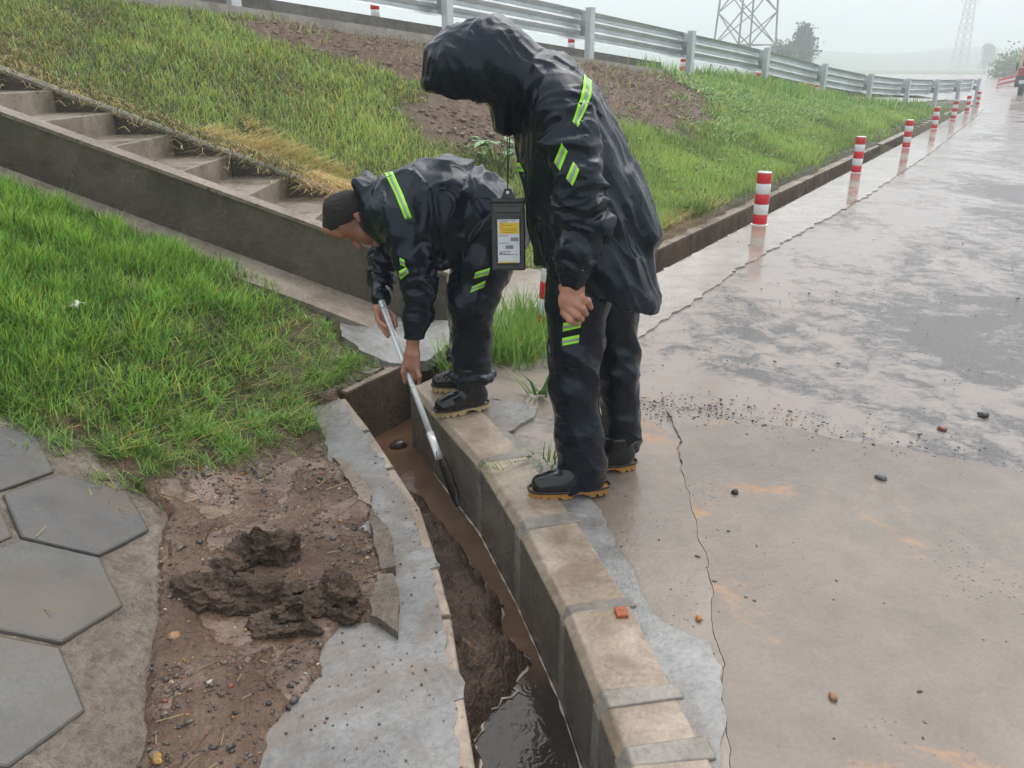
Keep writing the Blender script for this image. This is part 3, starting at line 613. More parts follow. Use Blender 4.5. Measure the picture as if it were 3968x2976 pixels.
# ---------------------------------------------------------------- stairs up the bank
ST = empty('concrete_stairs', (-.45, 5.4, 0)); tag(ST, 'concrete stairs with low side walls climbing the grass bank on the left', 'stairs'); _so = np.array((-.45, 5.4, 0))
_tread = None
for i in range(14):
    x = -.45 - .39 * i; z = .33 + .372 * (-.395 - x) - .03
    mb = MB(); mb.box((x - .26, 5.475, z - .16), (.52, 1.05, .32)); mb.build('step', M['stairc'], ST, bevel=.006, off=_so)
def stringer(y0, y1, dz, name='side_wall'):
    x0, x1 = -.395, -6.2; z = lambda x: .33 + .372 * (-.395 - x) + dz
    prof = [(x0, -.1), (x0, z(x0) - .01), (x0 - .03, z(x0 - .03)), (x1, z(x1)), (x1, z(x1) - .75), (-1.2, -.1)]
    V = [(x, y, zz) for y in (y0, y1) for x, zz in prof]; m = len(prof)
    mb = MB(); mb.add(V, [tuple(range(m))[::-1], tuple(range(m, 2 * m))] + [(k, (k + 1) % m, m + (k + 1) % m, m + k) for k in range(m)])
    return mb, z
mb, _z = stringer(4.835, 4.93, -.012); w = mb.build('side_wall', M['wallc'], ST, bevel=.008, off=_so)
V = []; A = [(x, 4.825, .332 + .372 * (-.395 - x)) for x in (-.385, -2, -4, -6.2)]; B = [(x, 4.955, .334 + .372 * (-.395 - x)) for x in (-.385, -2, -4, -6.2)]
strip('coping', A, B, M['ledge'], .022, w, _so)
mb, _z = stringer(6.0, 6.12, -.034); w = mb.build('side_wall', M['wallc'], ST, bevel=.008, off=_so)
strip('coping', [(x, 5.99, .31 + .372 * (-.395 - x)) for x in (-.385, -2, -4, -6.2)], [(x, 6.125, .312 + .372 * (-.395 - x)) for x in (-.385, -2, -4, -6.2)], M['stairc'], .022, w, _so)
_xx = np.linspace(-.75, -4.2, 18); _wv = .03 * pnoise(np.c_[_xx * 3, _xx * 0, _xx * 0])
strip('footing', [(x, 4.84, .39 * (-.50 - x) + .0) for x in _xx], [(x, 4.55 + w_ - .05 * (x + 2.2), .39 * (-.50 - x) - .03) for x, w_ in zip(_xx, _wv)], M['stairc'], .1, ST, _so)
slab('landing_slab', [(-.40,4.84), (-.80,4.84), (-.98,4.80), (-1.0,4.5), (-.93,4.28), (-.80,4.12), (-.62,4.03), (-.45,4.10), (-.36,4.36), (-.30,4.48)], .03, .06, M['apron'], .02, .03, ST, _so, lambda x, y: np.maximum(0, .25 * (-.62 - x)), 3.)
slab('landing_slab', [(-.385,4.70), (-.10,4.62), (.05,4.90), (.20,5.25), (.36,5.5), (.45,6.0), (.0,6.3), (-.42,6.2)], .03, .06, M['pad'], .03, .04, ST, _so, seed=5.)
# upper pavement and parapet behind the guardrail
_ns = np.linspace(-6.8, -.35, 16)
_wb = .08 * pnoise(np.c_[_ns * 2.1, _ns * 0, _ns * 0])
A = [(x, y, z) for x, y, z in rail_pts(_ns, .75, .05)]; B = [rail_pts([n], -.32 - b, .03)[0] for n, b in zip(_ns, _wb)]
tag(strip('upper_pavement', A, B, M['strip'], .25), kind='structure')
_ns = np.linspace(-6.8, .05, 18)
PW = strip('parapet', rail_pts(_ns, .80, .30), rail_pts(_ns, 1.0, .30), M['parapet'], .6); tag(PW, 'low grey concrete wall behind the guardrail posts at the top of the bank', 'wall')

# ---------------------------------------------------------------- guardrail
GR = empty('guardrail', rail_xy(0.0)); _go = np.array(rail_xy(0.0)); tag(GR, 'galvanised three-wave guardrail running down the top of the embankment', 'guardrail')
# beam section (across, height): seen from the back, troughs and ridges
_sec = [(.0, 0.), (.030, .035), (.083, .055), (.083, .098), (.030, .128), (.012, .163), (.030, .198), (.083, .222), (.083, .275), (.030, .300), (.012, .335), (.030, .370), (.083, .395), (.083, .44), (.030, .47), (.0, .506)]
def beam(n0, n1):
    V = []; ns = np.linspace(n0, n1, 4)
    for n in ns:
        x, y, z = rail_xy(float(n))
        for a, h in _sec: V.append((x + RP[0] * (.20 + a), y + RP[1] * (.20 + a), z + .36 + h))
        for a, h in _sec[::-1]: V.append((x + RP[0] * (.206 + a), y + RP[1] * (.206 + a), z + .36 + h))
    m = 2 * len(_sec); F = [(k * m + i, k * m + (i + 1) % m, (k + 1) * m + (i + 1) % m, (k + 1) * m + i) for k in range(3) for i in range(m)]
    return mesh('beam', V, F, M['galv'], GR, False, off=_go)
for n in range(-5, 7):
    b = beam(n + .02, n + 1.06)
for n in range(-5, 8):
    x, y, z = rail_xy(float(n)); ang = math.atan2(2.54, 2.317)
    R = Matrix.Rotation(ang, 3, 'Z')
    mb = MB(); mb.box((x, y, z + .24), (.13, .13, 1.28), R); p = mb.build('post', M['galv'], GR, bevel=.012, off=_go)
    mb = MB(); mb.box((x, y, z + .885), (.136, .136, .012), R); mb.build('cap', M['galv'], p, off=_go)
    for o_, hh in ((.115, .76), (.115, .52)):
        mb = MB(); mb.box((x + RP[0] * o_, y + RP[1] * o_, z + hh), (.09, .13, .17), R); mb.build('block_out', M['galv'] if hh > .6 else M['galv_dark'], GR, bevel=.006, off=_go)
    for hh in (.47, .61, .80): mb = MB(); mb.box((x + RP[0] * .17, y + RP[1] * .17, z + hh), (.10, .035, .035), R); mb.build('bolt', M['galv_dark'], GR, off=_go)
# ---------------------------------------------------------------- bollards
def make_bollard():
    r = empty('bollard')
    H_ = .51; z0 = 0.; hs = [.105, .10, .10, .10, .10]
    mb = MB(); mb.lathe([(.088, -.01), (.088, .006), (.074, .010)], 24); mb.build('base_plate', M['white'], r)
    for k, h in enumerate(hs):
        mb = MB(); mb.lathe([(.069, z0), (.0705, z0 + .002), (.0705, z0 + h - .002), (.069, z0 + h)], 28)
        o = mb.build('band', M['red'] if k % 2 == 0 else M['white'], r, smooth=True); z0 += h
        for p in o.data.polygons: p.use_smooth = len(p.vertices) == 4
    mb = MB(); mb.lathe([(.071, z0), (.071, z0 + .006), (.062, z0 + .012)], 24); mb.build('cap', M['cap'], r)
    return r
_bp = make_bollard(); _first = True
_bl = [((0.214,4.662,0.012), 4, 'red and white bollard half hidden behind the standing worker\'s legs'),
 ((2.474,8.173,0.012), 0, 'nearest fully visible red and white bollard at the road edge'),
 ((5.096,12.382,0.012), 1, 'second red and white bollard along the road edge, after the nearest'),
 ((7.598,16.293,0.012), -1, 'third red and white bollard along the road edge, after the nearest'),
 ((10.561,21.307,0.012), 1, 'fourth red and white bollard along the road edge, after the nearest'),
 ((13.017,25.236,0.012), 0, 'fifth red and white bollard along the road edge, after the nearest'),
 ((15.709,29.625,0.012), 1, 'sixth red and white bollard along the road edge, after the nearest'),
 ((18.461,34.139,0.012), 0, 'farthest red and white bollard of the row at the road edge')]
for p, tilt, lab in _bl:
    o = _bp if _first else copy_tree(_bp); _first = False
    o.location = p; o.rotation_euler = (math.radians(tilt * .6), math.radians(tilt), RNG.uniform(0, 6)); tag(o, lab, 'bollard', 'bollards along the road edge')
_ub = [(-2.05, 'red and white bollard rising right above the standing worker\'s hood'), (-.62, 'red and white bollard on the upper road right of the worker\'s back'), (.62, 'bollard with only its red top above weeds, below the near lattice tower'), (1.75, 'upper road bollard below the guardrail, beside the yellow shrubs'), (2.9, 'upper road bollard mostly hidden by a guardrail post'), (4.1, 'upper road bollard low behind the far guardrail')]
for n, lab in _ub:
    x, y, z = rail_xy(float(n)); o = copy_tree(_bp); o.location = (x + RP[0] * 1.45, y + RP[1] * 1.45, z + .07); o.rotation_euler = (0, 0, n); tag(o, lab, 'bollard', 'bollards on the upper road')
for p, lab in (((33.104,59.122,0.000), 'small distant red and white bollard past the end of the guardrail'),):
    o = copy_tree(_bp); o.location = p; tag(o, lab, 'bollard', 'bollards past the guardrail end')
# striped crash board beside the truck
_cb = (37.683,65.612,0.000); CB = empty('striped_barrier', _cb); tag(CB, 'distant low barrier with slanting red and white stripes beside the truck', 'barrier')
for k in range(4):
    mb = MB(); mb.box((0, 0, .16 + .16 * k), (1.9, .12, .15), Matrix.Rotation(-.22, 3, 'Y')); mb.build('stripe_board', M['red'] if k % 2 else M['white'], CB)
for s in (-.8, .8):
    mb = MB(); mb.box((s, .1, .3), (.1, .1, .7)); mb.build('leg', M['galv'], CB)
# ---------------------------------------------------------------- truck at the right edge
_tp = np.array((27.015,46.261,0.000)); TR = empty('truck', _tp, -.553); TR.scale = (.8, .8, .8); tag(TR, 'dark truck with cream cab top and red trim at the right edge of the road', 'truck')
M['cream'] = plain('cream_paint', (.62, .50, .36), .4); M['redpaint'] = plain('red_paint', (.35, .02, .03), .3); M['dark'] = plain('dark_paint', (.02, .024, .03), .3); M['glass'] = plain('dark_glass', (.03, .04, .045), .05)
M['lampw'] = plain('lamp_lens', (.75, .78, .8), .15)
mb = MB(); mb.box((.95, .6, 2.15), (2.3, 2.0, 1.9)); mb.build('cab', M['cream'], TR, bevel=.12)
mb = MB(); mb.box((.95, -.41, 2.25), (1.9, .05, .95)); mb.build('windscreen', M['glass'], TR, bevel=.02)
mb = MB(); mb.box((.95, -.42, 1.45), (2.25, .06, .5)); mb.build('front_panel', M['redpaint'], TR, bevel=.03)
mb = MB(); mb.box((.95, -.45, .85), (2.4, .25, .7)); mb.build('bumper', M['dark'], TR, bevel=.05)
mb = MB(); mb.box((1.0, 4.6, 2.2), (2.45, 5.6, 2.1)); mb.build('cargo_box', M['cream'], TR, bevel=.04)
for sx in (.15, 1.75):
    mb = MB(); mb.box((sx, -.59, .82), (.34, .05, .22)); mb.build('headlight', M['lampw'], TR, bevel=.02)
    mb = MB(); mb.bar((sx - (.45 if sx < 1 else -.45), -.3, 2.0), (sx - (.45 if sx < 1 else -.45), -.3, 1.5), .16, .1); mb.build('mirror', M['dark'], TR)
    for yy in (.6, 5.6):
        mb = MB(); mb.lathe([(.50, -.14), (.52, -.1), (.52, .1), (.50, .14)], 24)
        o = mb.build('wheel', M['rubber'], TR); o.location = (sx, yy, .52); o.rotation_euler = (0, math.pi / 2, 0)
        mb = MB(); mb.lathe([(.26, -.15), (.26, .15)], 16); mb.build('rim', M['galv'], o)
# ---------------------------------------------------------------- lattice towers and poles
def tower(base, h, wb, wt, panels, rz, label, th, arms=()):
    T = empty('lattice_tower', base, rz); tag(T, label, 'pylon', 'power line towers in the mist')
    hw = lambda t: (wb * (1 - t) + wt * t) / 2
    cs = [(-1, -1), (1, -1), (1, 1), (-1, 1)]
    ts = [1 - (1 - k / panels) ** 1.15 if False else (k / panels) ** .9 for k in range(panels + 1)]
    for cx, cy in cs:
        mb = MB(); mb.bar((cx * wb / 2, cy * wb / 2, 0), (cx * wt / 2, cy * wt / 2, h), th * 1.5); mb.build('leg', M['pylon'], T)
    for k in range(panels):
        a, b = ts[k], ts[k + 1]
        for i in range(4):
            c1, c2 = cs[i], cs[(i + 1) % 4]
            p = lambda c, t: (c[0] * hw(t), c[1] * hw(t), h * t)
            mb = MB(); mb.bar(p(c1, a), p(c2, b), th); mb.bar(p(c2, a), p(c1, b), th); mb.build('cross_brace', M['pylon'], T)
            if k % 2 == 0:
                mb = MB(); mb.bar(p(c1, b), p(c2, b), th); mb.build('cross_bar', M['pylon'], T)
    for t, L in arms:
        mb = MB()
        for s in (-1, 1): mb.bar((s * hw(t), 0, h * t), (s * L, 0, h * t - .1), th * 1.4); mb.bar((s * hw(t), 0, h * t + 1.6), (s * L, 0, h * t), th); mb.bar((s * L, 0, h * t), (s * L, 0, h * t - 2), th)
        mb.build('cross_arm', M['pylon'], T)
    return T
tower((28.7, 109, -.5), 46, 5.7, 1.6, 14, .35, 'near lattice power tower of rusty steel behind the guardrail', .11, ((.8, 5), (.92, 4)))
tower((190, 372, -.5), 46, 4.6, 1.2, 16, .3, 'far lattice power tower faded by mist to the right of the trees', .2, ((.6, 4.2), (.75, 4)))
def pole(base, h, label, arm):
    P = empty('utility_pole', base); tag(P, label, 'pole')
    mb = MB(); mb.lathe([(.19, 0), (.12, h)], 10); mb.build('shaft', M['parapet'], P)
    mb = MB(); mb.bar((-arm, 0, h - .8), (arm, 0, h - .8), .14); mb.bar((-arm * .6, 0, h - 1.6), (arm * .6, 0, h - 1.6), .12); mb.build('cross_arm', M['pylon'], P)
pole((141, 236, -.5), 12.5, 'thin utility pole in the mist left of the truck', .9)

# ---------------------------------------------------------------- people: soft shapes from distance fields
def seg_tube(P, nodes):
    """signed distance to an elliptical tube through nodes (x,y,z,ra,rb); rb is the sideways radius. Also returns metres along it."""
    best = None; s0 = 0.; sb = None
    for (a, b) in zip(nodes[:-1], nodes[1:]):
        A, B = np.array(a[:3]), np.array(b[:3]); d = B - A; L = np.linalg.norm(d) + 1e-9; u = d / L
        lat = np.array([0, 1., 0]) - u * u[1]; nl = np.linalg.norm(lat); lat = lat / nl if nl > .15 else np.cross(u, [0, 0, 1.]) / max(1e-6, np.linalg.norm(np.cross(u, [0, 0, 1.])))
        nn = np.cross(u, lat); q = P - A; t = np.clip(q @ u / L, 0, 1); q = q - t[..., None] * d
        ra = a[3] + (b[3] - a[3]) * t; rb = a[4] + (b[4] - a[4]) * t; rm = np.minimum(ra, rb)
        ln = np.sqrt((q ** 2).sum(-1)) + 1e-9; k = np.sqrt((q @ nn / ra) ** 2 + (q @ lat / rb) ** 2 + (q @ u / rm) ** 2) + 1e-6
        dist = ln * (1 - 1 / k); dist = np.where(k < .3, -rm * .7, dist)
        s = s0 + t * L
        if best is None: best, sb = dist, s
        else: sb = np.where(dist < best, s, sb); best = np.minimum(best, dist)
        s0 += L
    return best, sb
def smin(a, b, k):
    h = np.clip(.5 + .5 * (b - a) / k, 0, 1); return b + (a - b) * h - k * h * (1 - h)
class Field:
    def __init__(s, lo, hi, h):
        s.lo = np.array(lo, float); s.h = h; s.n = np.ceil((np.array(hi) - s.lo) / h).astype(int) + 1; s.f = np.full(s.n, 9., np.float32)
    def box(s, a, b):
        i = np.clip(np.floor((np.array(a) - s.lo) / s.h).astype(int), 0, s.n); j = np.clip(np.ceil((np.array(b) - s.lo) / s.h).astype(int) + 1, 0, s.n)
        sl = tuple(slice(x, y) for x, y in zip(i, j)); ax = [s.lo[k] + s.h * np.arange(i[k], j[k]) for k in range(3)]
        return sl, np.stack(np.meshgrid(*ax, indexing='ij'), -1)
    def add(s, nodes, k=.02, sub=False):
        if len(nodes) == 1: nodes = [nodes[0], (nodes[0][0] + 1e-4, *nodes[0][1:])]
        for a, b in zip(nodes[:-1], nodes[1:]):
            r = max(a[3], a[4], b[3], b[4]) + k + .03; lo = np.minimum(a[:3], b[:3]) - r; hi = np.maximum(a[:3], b[:3]) + r
            sl, P = s.box(lo, hi)
            if P.size == 0: continue
            d, _ = seg_tube(P, [a, b]); s.f[sl] = smin(s.f[sl], d, k) if not sub else np.maximum(s.f[sl], -d)
        return s
    def cut(s, p, n):
        """removes everything on the side the normal n points to"""
        n = np.array(n, float); n /= np.linalg.norm(n); ax = [s.lo[k] + s.h * np.arange(s.n[k]) for k in range(3)]
        d = (ax[0] - p[0])[:, None, None] * n[0] + (ax[1] - p[1])[None, :, None] * n[1] + (ax[2] - p[2])[None, None, :] * n[2]
        s.f = np.maximum(s.f, d.astype(np.float32)); return s
    def mesh(s):
        f = s.f; ins = f < 0; nx, ny, nz = f.shape
        c = ins[:-1, :-1, :-1].astype(np.int8)
        for dx in (0, 1):
            for dy in (0, 1):
                for dz in (0, 1):
                    if dx + dy + dz: c = c + ins[dx:nx - 1 + dx, dy:ny - 1 + dy, dz:nz - 1 + dz]
        act = np.argwhere((c > 0) & (c < 8)); idx = np.full((nx - 1, ny - 1, nz - 1), -1, np.int64); idx[tuple(act.T)] = np.arange(len(act))
        acc = np.zeros((len(act), 3)); cnt = np.zeros(len(act)); cor = [(i, j, k) for i in (0, 1) for j in (0, 1) for k in (0, 1)]
        for a in cor:
            for b in cor:
                if sum(abs(np.subtract(a, b))) != 1 or a > b: continue
                fa = f[tuple((act + a).T)]; fb = f[tuple((act + b).T)]; m = (fa < 0) != (fb < 0)
                t = np.where(m, fa / np.where(m, fa - fb, 1), 0); p = np.array(a) + t[:, None] * (np.array(b) - np.array(a)); acc[m] += p[m]; cnt[m] += 1
        V = s.lo + s.h * (act + acc / cnt[:, None])
        F = []
        for ax in range(3):
            sl0 = [slice(None)] * 3; sl1 = [slice(None)] * 3; sl0[ax] = slice(None, -1); sl1[ax] = slice(1, None)
            e = ins[tuple(sl0)] != ins[tuple(sl1)]; E_ = np.argwhere(e); o = [k for k in range(3) if k != ax]
            ok = (E_[:, o[0]] > 0) & (E_[:, o[1]] > 0) & (E_[:, o[0]] < f.shape[o[0]] - 1) & (E_[:, o[1]] < f.shape[o[1]] - 1); E_ = E_[ok]
            q = []
            for da, db in ((0, 0), (1, 0), (1, 1), (0, 1)):
                c_ = E_.copy(); c_[:, o[0]] -= da; c_[:, o[1]] -= db; q.append(idx[tuple(c_.T)])
            q = np.stack(q, 1); flip = ins[tuple(E_.T)]; flip = ~flip if ax == 1 else flip
            q[~flip] = q[~flip][:, ::-1]; F.append(q)
        return V, np.concatenate(F)
def vnormals(V, F):
    n = np.cross(V[F[:, 2]] - V[F[:, 0]], V[F[:, 3]] - V[F[:, 1]]); N = np.zeros_like(V)
    for k in range(4):
        for c in range(3): N[:, c] += np.bincount(F[:, k], n[:, c], len(V))
    return N / (np.linalg.norm(N, axis=1)[:, None] + 1e-12)
def relax(V, F, it=2, lam=.5):
    for _ in range(it):
        A = np.zeros_like(V); c = np.zeros(len(V))
        for k in range(4):
            W_ = V[F[:, (k + 1) % 4]] + V[F[:, (k - 1) % 4]]; c += 2 * np.bincount(F[:, k], minlength=len(V))
            for j in range(3): A[:, j] += np.bincount(F[:, k], W_[:, j], len(V))
        V = V + lam * (A / np.maximum(c, 1)[:, None] - V)
    return V
def ridge(p): return 1 - 2 * np.abs(pnoise(p)) ** .8
def folds(V, F, tubes, seed):
    """cloth creases: each tube has (nodes, amp, f_along, f_across, lo/hi emphasis spots)"""
    N = vnormals(V, F); D = []; S = []
    for tb in tubes: d, s = seg_tube(V, tb[0]); D.append(d); S.append(s)
    D = np.array(D); w = np.exp(-np.maximum(D - D.min(0), 0) / .02); w /= w.sum(0); disp = np.zeros(len(V))
    for k, (nodes, amp, fa, fc, spots) in enumerate(tubes):
        warp = .05 * pnoise(V * 7 + seed); s = S[k] + warp
        q = np.stack([s * fa, V[:, 0] * fc + V[:, 2] * fc * .45, V[:, 1] * fc + V[:, 2] * fc * .3], 1) + seed + 9.1 * k
        a = ridge(q) * .65 + ridge(q * 2.1 + 5) * .35
        env = .45 + .0 * s
        for (sp, wd, g) in spots: env = env + g * np.exp(-((S[k] - sp) / wd) ** 2)
        disp += w[k] * amp * env * (a - .35)
    return V + N * disp[:, None]
def garment(name, F_, tubes, mat, parent, off, seed=1., it=2):
    V, Fq = F_.mesh(); V = relax(V, Fq, it); V = folds(V, Fq, tubes, seed); V = relax(V, Fq, 1, .2)
    o = mesh(name, V, Fq, mat, parent, True, off=off); return o, BVHTree.FromPolygons([tuple(v) for v in V], Fq.tolist())
def tape(bvh, L, R, parent, off, nu=18, up=.0025, label=None):
    """reflective tape laid on cloth: lime with a silver middle; L and R are its two long edges"""
    L, R = np.array(L), np.array(R); mid = (L.mean(0) + R.mean(0)) / 2; dr = Vector(mid - np.array([0, 0, 1.5])).normalized()
    def edge(P, t): k = np.linspace(0, 1, len(P)); return np.stack([np.interp(t, k, P[:, i]) for i in range(3)], -1)
    tt = np.linspace(0, 1, nu)
    def patch(v0, v1, nv, lift, name, mat, par):
        V = []; 
        for t in tt:
            a, b = edge(L, t), edge(R, t)
            for v in np.linspace(v0, v1, nv):
                p = Vector(a + (b - a) * v); h = bvh.ray_cast(p - dr * .5, dr, 1.)
                V.append((h[0] + h[1] * lift) if h[0] is not None and (h[0] - p).length < .22 else None)
        good = [i for i, q in enumerate(V) if q is not None]
        if len(good) < 4: return None
        mp = {g: i for i, g in enumerate(good)}; F = []
        for i in range(nu - 1):
            for j in range(nv - 1):
                q = (i * nv + j, i * nv + j + 1, (i + 1) * nv + j + 1, (i + 1) * nv + j)
                if all(z in mp for z in q): F.append(tuple(mp[z] for z in q))
        V2 = [V[g] for g in good]; o = mesh(name, V2, F, mat, par, True, off=off)
        m = o.modifiers.new('thick', 'SOLIDIFY'); m.thickness = .0012; m.offset = 0
        return o
    g = patch(0, 1, 9, up, 'reflective_tape', M['lime'], parent)
    if g: patch(.35, .65, 5, up + .0022, 'silver_band', M['silver'], g)
def boot(parent, off, heel, toe_, ztop, sole_mat, lean=(0, 0), name='boot'):
    """rubber boot from heel point to toe point, standing on its sole"""
    heel, toe_ = np.array(heel), np.array(toe_); L = np.linalg.norm((toe_ - heel)[:2]); ux = np.array([*(toe_ - heel)[:2] / L, 0]); uy = np.array([-ux[1], ux[0], 0]); k = L / .285
    P = lambda x, y, z: heel + ux * x * k + uy * y + np.array([0, 0, z])
    nd = lambda x, z, ra, rb, y=0: (*P(x, y, z), ra, rb)
    lo = np.minimum(heel, toe_) - .12; hi = np.maximum(heel, toe_) + .12; lo[2] = heel[2]; hi[2] = heel[2] + ztop + .02
    f = Field(lo, hi, .005)
    f.add([nd(.05, .062, .05, .043), nd(.12, .066, .052, .043), nd(.19, .052, .042, .047), nd(.243, .046, .036, .044)], .02)
    f.add([nd(.07, .075, .05, .045), (*(P(.085, 0, .13) + np.array([lean[0] * .3, lean[1] * .3, 0])), .050, .047), (*(P(.088, 0, ztop) + np.array([lean[0], lean[1], 0])), .054, .051)], .035)
    f.cut(P(0, 0, .024), (0, 0, -1)); f.cut(P(0, 0, ztop), (0, 0, 1))
    V, Fq = f.mesh(); V = relax(V, Fq, 2); o = mesh(name, V, Fq, M['rubber'], parent, True, off=off)
    n = 88; top = []; bot = []
    for i in range(n):
        a = 2 * math.pi * i / n; cx = .140 + .148 * math.copysign(abs(math.cos(a)) ** .8, math.cos(a)); wy = .047 * abs(math.sin(a)) ** .7 * (1 + .12 * math.cos(a)) * (.86 if .09 < cx < .15 else 1)
        wy = math.copysign(wy, math.sin(a)); top.append(P(cx, wy, .024)); z = 0. if i % 4 < 3 else .010
        if .085 < cx < .125: z = .014
        bot.append(P(.14 + (cx - .14) * (.985 if i % 4 < 3 else .965), wy * (.98 if i % 4 < 3 else .93), z))
    mid = [(t * .3 + b * .7) * np.array([1, 1, 0]) + np.array([0, 0, heel[2] + .014]) for t, b in zip(top, bot)]
    V = top + mid + bot; F = [tuple(range(n)), tuple(range(2 * n, 3 * n))[::-1]] + [(r * n + i, (r + 1) * n + i, (r + 1) * n + (i + 1) % n, r * n + (i + 1) % n) for r in (0, 1) for i in range(n)]
    s = mesh('sole', V, F, sole_mat, o, False, off=off)
    m_ = MB()   # raised rim where upper meets sole
    rim = [P(.14 + (np.dot(t - heel, ux) / k - .14) * 1.0, np.dot(t - heel, uy) * 1.0, .026) for t in top]
    V = []; 
    for t in rim:
        c = t - P(.14, 0, .026); c = c / (np.linalg.norm(c) + 1e-9)
        for a in range(6): V.append(t + c * .004 * math.cos(a * math.pi / 3) + np.array([0, 0, .003 + .005 * math.sin(a * math.pi / 3)]))
    F = [(i * 6 + a, i * 6 + (a + 1) % 6, ((i + 1) % n) * 6 + (a + 1) % 6, ((i + 1) % n) * 6 + a) for i in range(n) for a in range(6)]
    mesh('welt', V, F, M['rubber'], o, True, off=off)
    return o
def N_(p, ra, rb=None): return (*p, ra, rb if rb is not None else ra)
# ================================================================= the standing worker
B1 = np.array((.30, 2.82, .0)); P1 = empty('person', B1)
tag(P1, 'standing worker in a wet black rain suit with hood up, looking down', 'person', 'workers in black rain suits')
f = Field((-.30, 2.36, .03), (.62, 3.18, 1.66), .004)
f.add([N_((0.258,2.820,0.865), .10, .14), N_((0.210,2.820,1.120), .09, .13), N_((0.151,2.820,1.344), .09, .15), N_((0.089,2.820,1.430), .06, .08), N_((0.006,2.820,1.458), .05, .05)], .03)
f.add([N_((-0.031,2.820,1.486), .07, .068), N_((-0.129,2.820,1.486), .085, .072)], .03).add([N_((-0.087,2.820,1.451), .06, .058), N_((-0.063,2.820,1.409), .03, .04)], .03).add([N_((-0.142,2.820,1.423), .014)], .01)
for hip, kn, an in (((0.236,2.730,0.821), (0.229,2.710,0.473), (0.269,2.700,0.071)), ((0.354,2.920,0.774), (0.405,2.920,0.412), (0.442,2.930,0.063))): f.add([N_(hip, .075), N_(kn, .05), N_(an, .035)], .03)
for sh, el, wr in (((0.151,2.640,1.388), (0.223,2.530,1.047), (0.188,2.500,0.893)), ((0.160,3.000,1.365), (0.242,3.080,0.965), (0.209,3.040,0.780))): f.add([N_(sh, .05), N_(el, .038), N_(wr, .028)], .03)
f.add([N_((0.188,2.500,0.901), .029, .024), N_((0.190,2.490,0.851), .036, .024), N_((0.189,2.480,0.809), .043, .022), N_((0.184,2.475,0.789), .038, .020)], .012)
for a, b, c in (((0.212,2.475,0.819), (0.235,2.455,0.816), (0.247,2.470,0.791)), ((0.194,2.468,0.803), (0.219,2.445,0.795), (0.233,2.465,0.771)), ((0.177,2.466,0.787), (0.204,2.443,0.772), (0.220,2.465,0.753)), ((0.163,2.470,0.773), (0.184,2.450,0.753), (0.207,2.475,0.735))):
    f.add([N_(a, .0125), N_(b, .0115), N_(c, .0095)], .005)
f.add([N_((0.161,2.510,0.846), .015), N_((0.172,2.530,0.795), .012), N_((0.194,2.530,0.767), .010)], .008)
f.add([N_((0.209,3.040,0.771), .026), N_((0.216,3.030,0.692), .036, .02), N_((0.225,3.030,0.637), .034, .018)], .01)
for q in range(4): f.add([N_((0.206,3.030,0.647), .01), N_(((0.240,3.030,0.600)[0] + .006 * q, 3.00 + .02 * q, (0.240,3.030,0.600)[2]), .010)], .005)
V, Fq = f.mesh(); V = relax(V, Fq, 2, .4); mesh('body', V, Fq, M['skin'], P1, True, off=B1, col=np.zeros((len(V), 3)))
# jacket with hood
jt = [N_((0.320,2.820,0.731), .200, .275), N_((0.287,2.820,0.865), .192, .262), N_((0.248,2.820,1.042), .188, .245), N_((0.202,2.820,1.211), .172, .235), N_((0.159,2.820,1.337), .148, .225), N_((0.108,2.820,1.430), .105, .17), N_((0.043,2.820,1.465), .085, .105)]
sl = [N_((0.149,2.660,1.391), .088), N_((0.177,2.580,1.290), .083), N_((0.204,2.540,1.158), .074), N_((0.223,2.530,1.049), .076), N_((0.201,2.505,0.965), .060), N_((0.189,2.500,0.884), .046)]
sr = [N_((0.159,2.980,1.366), .085), N_((0.201,3.060,1.170), .078), N_((0.242,3.080,0.965), .07), N_((0.214,3.040,0.780), .048)]
f = Field((-.34, 2.38, .62), (.68, 3.24, 1.70), .006)
f.add(jt, .04).add(sl, .035).add(sr, .035)
f.add([N_((0.459,2.820,0.963), .05, .16), N_((0.381,2.820,1.166), .04, .14)], .06)
f.cut((0.302,2.820,0.779), (-.36, 0, -1)); f.cut((0.188,2.500,0.887), (-.12, 0, -1.)) if False else None
hd = [N_((-0.001,2.820,1.472), .118, .125), N_((-0.069,2.820,1.500), .142, .135), N_((-0.151,2.820,1.486), .128, .128), N_((-0.212,2.820,1.437), .070, .10)]
f2 = Field((-.34, 2.62, 1.2), (.22, 3.02, 1.70), .006); f2.add(hd, .03); f2.add([N_((-0.211,2.820,1.486), .085, .105), N_((-0.250,2.820,1.444), .035, .08)], .03)
f2.cut((-0.176,2.820,1.396), (-.22, 0, -1.)); f2.add([N_((-0.183,2.820,1.384), .055, .085), N_((-0.085,2.820,1.409), .06, .09)], .01, True)
# collar standing in front of the chin
f2.add([N_((-0.035,2.820,1.380), .042, .085), N_((-0.031,2.820,1.312), .036, .075)], .015)
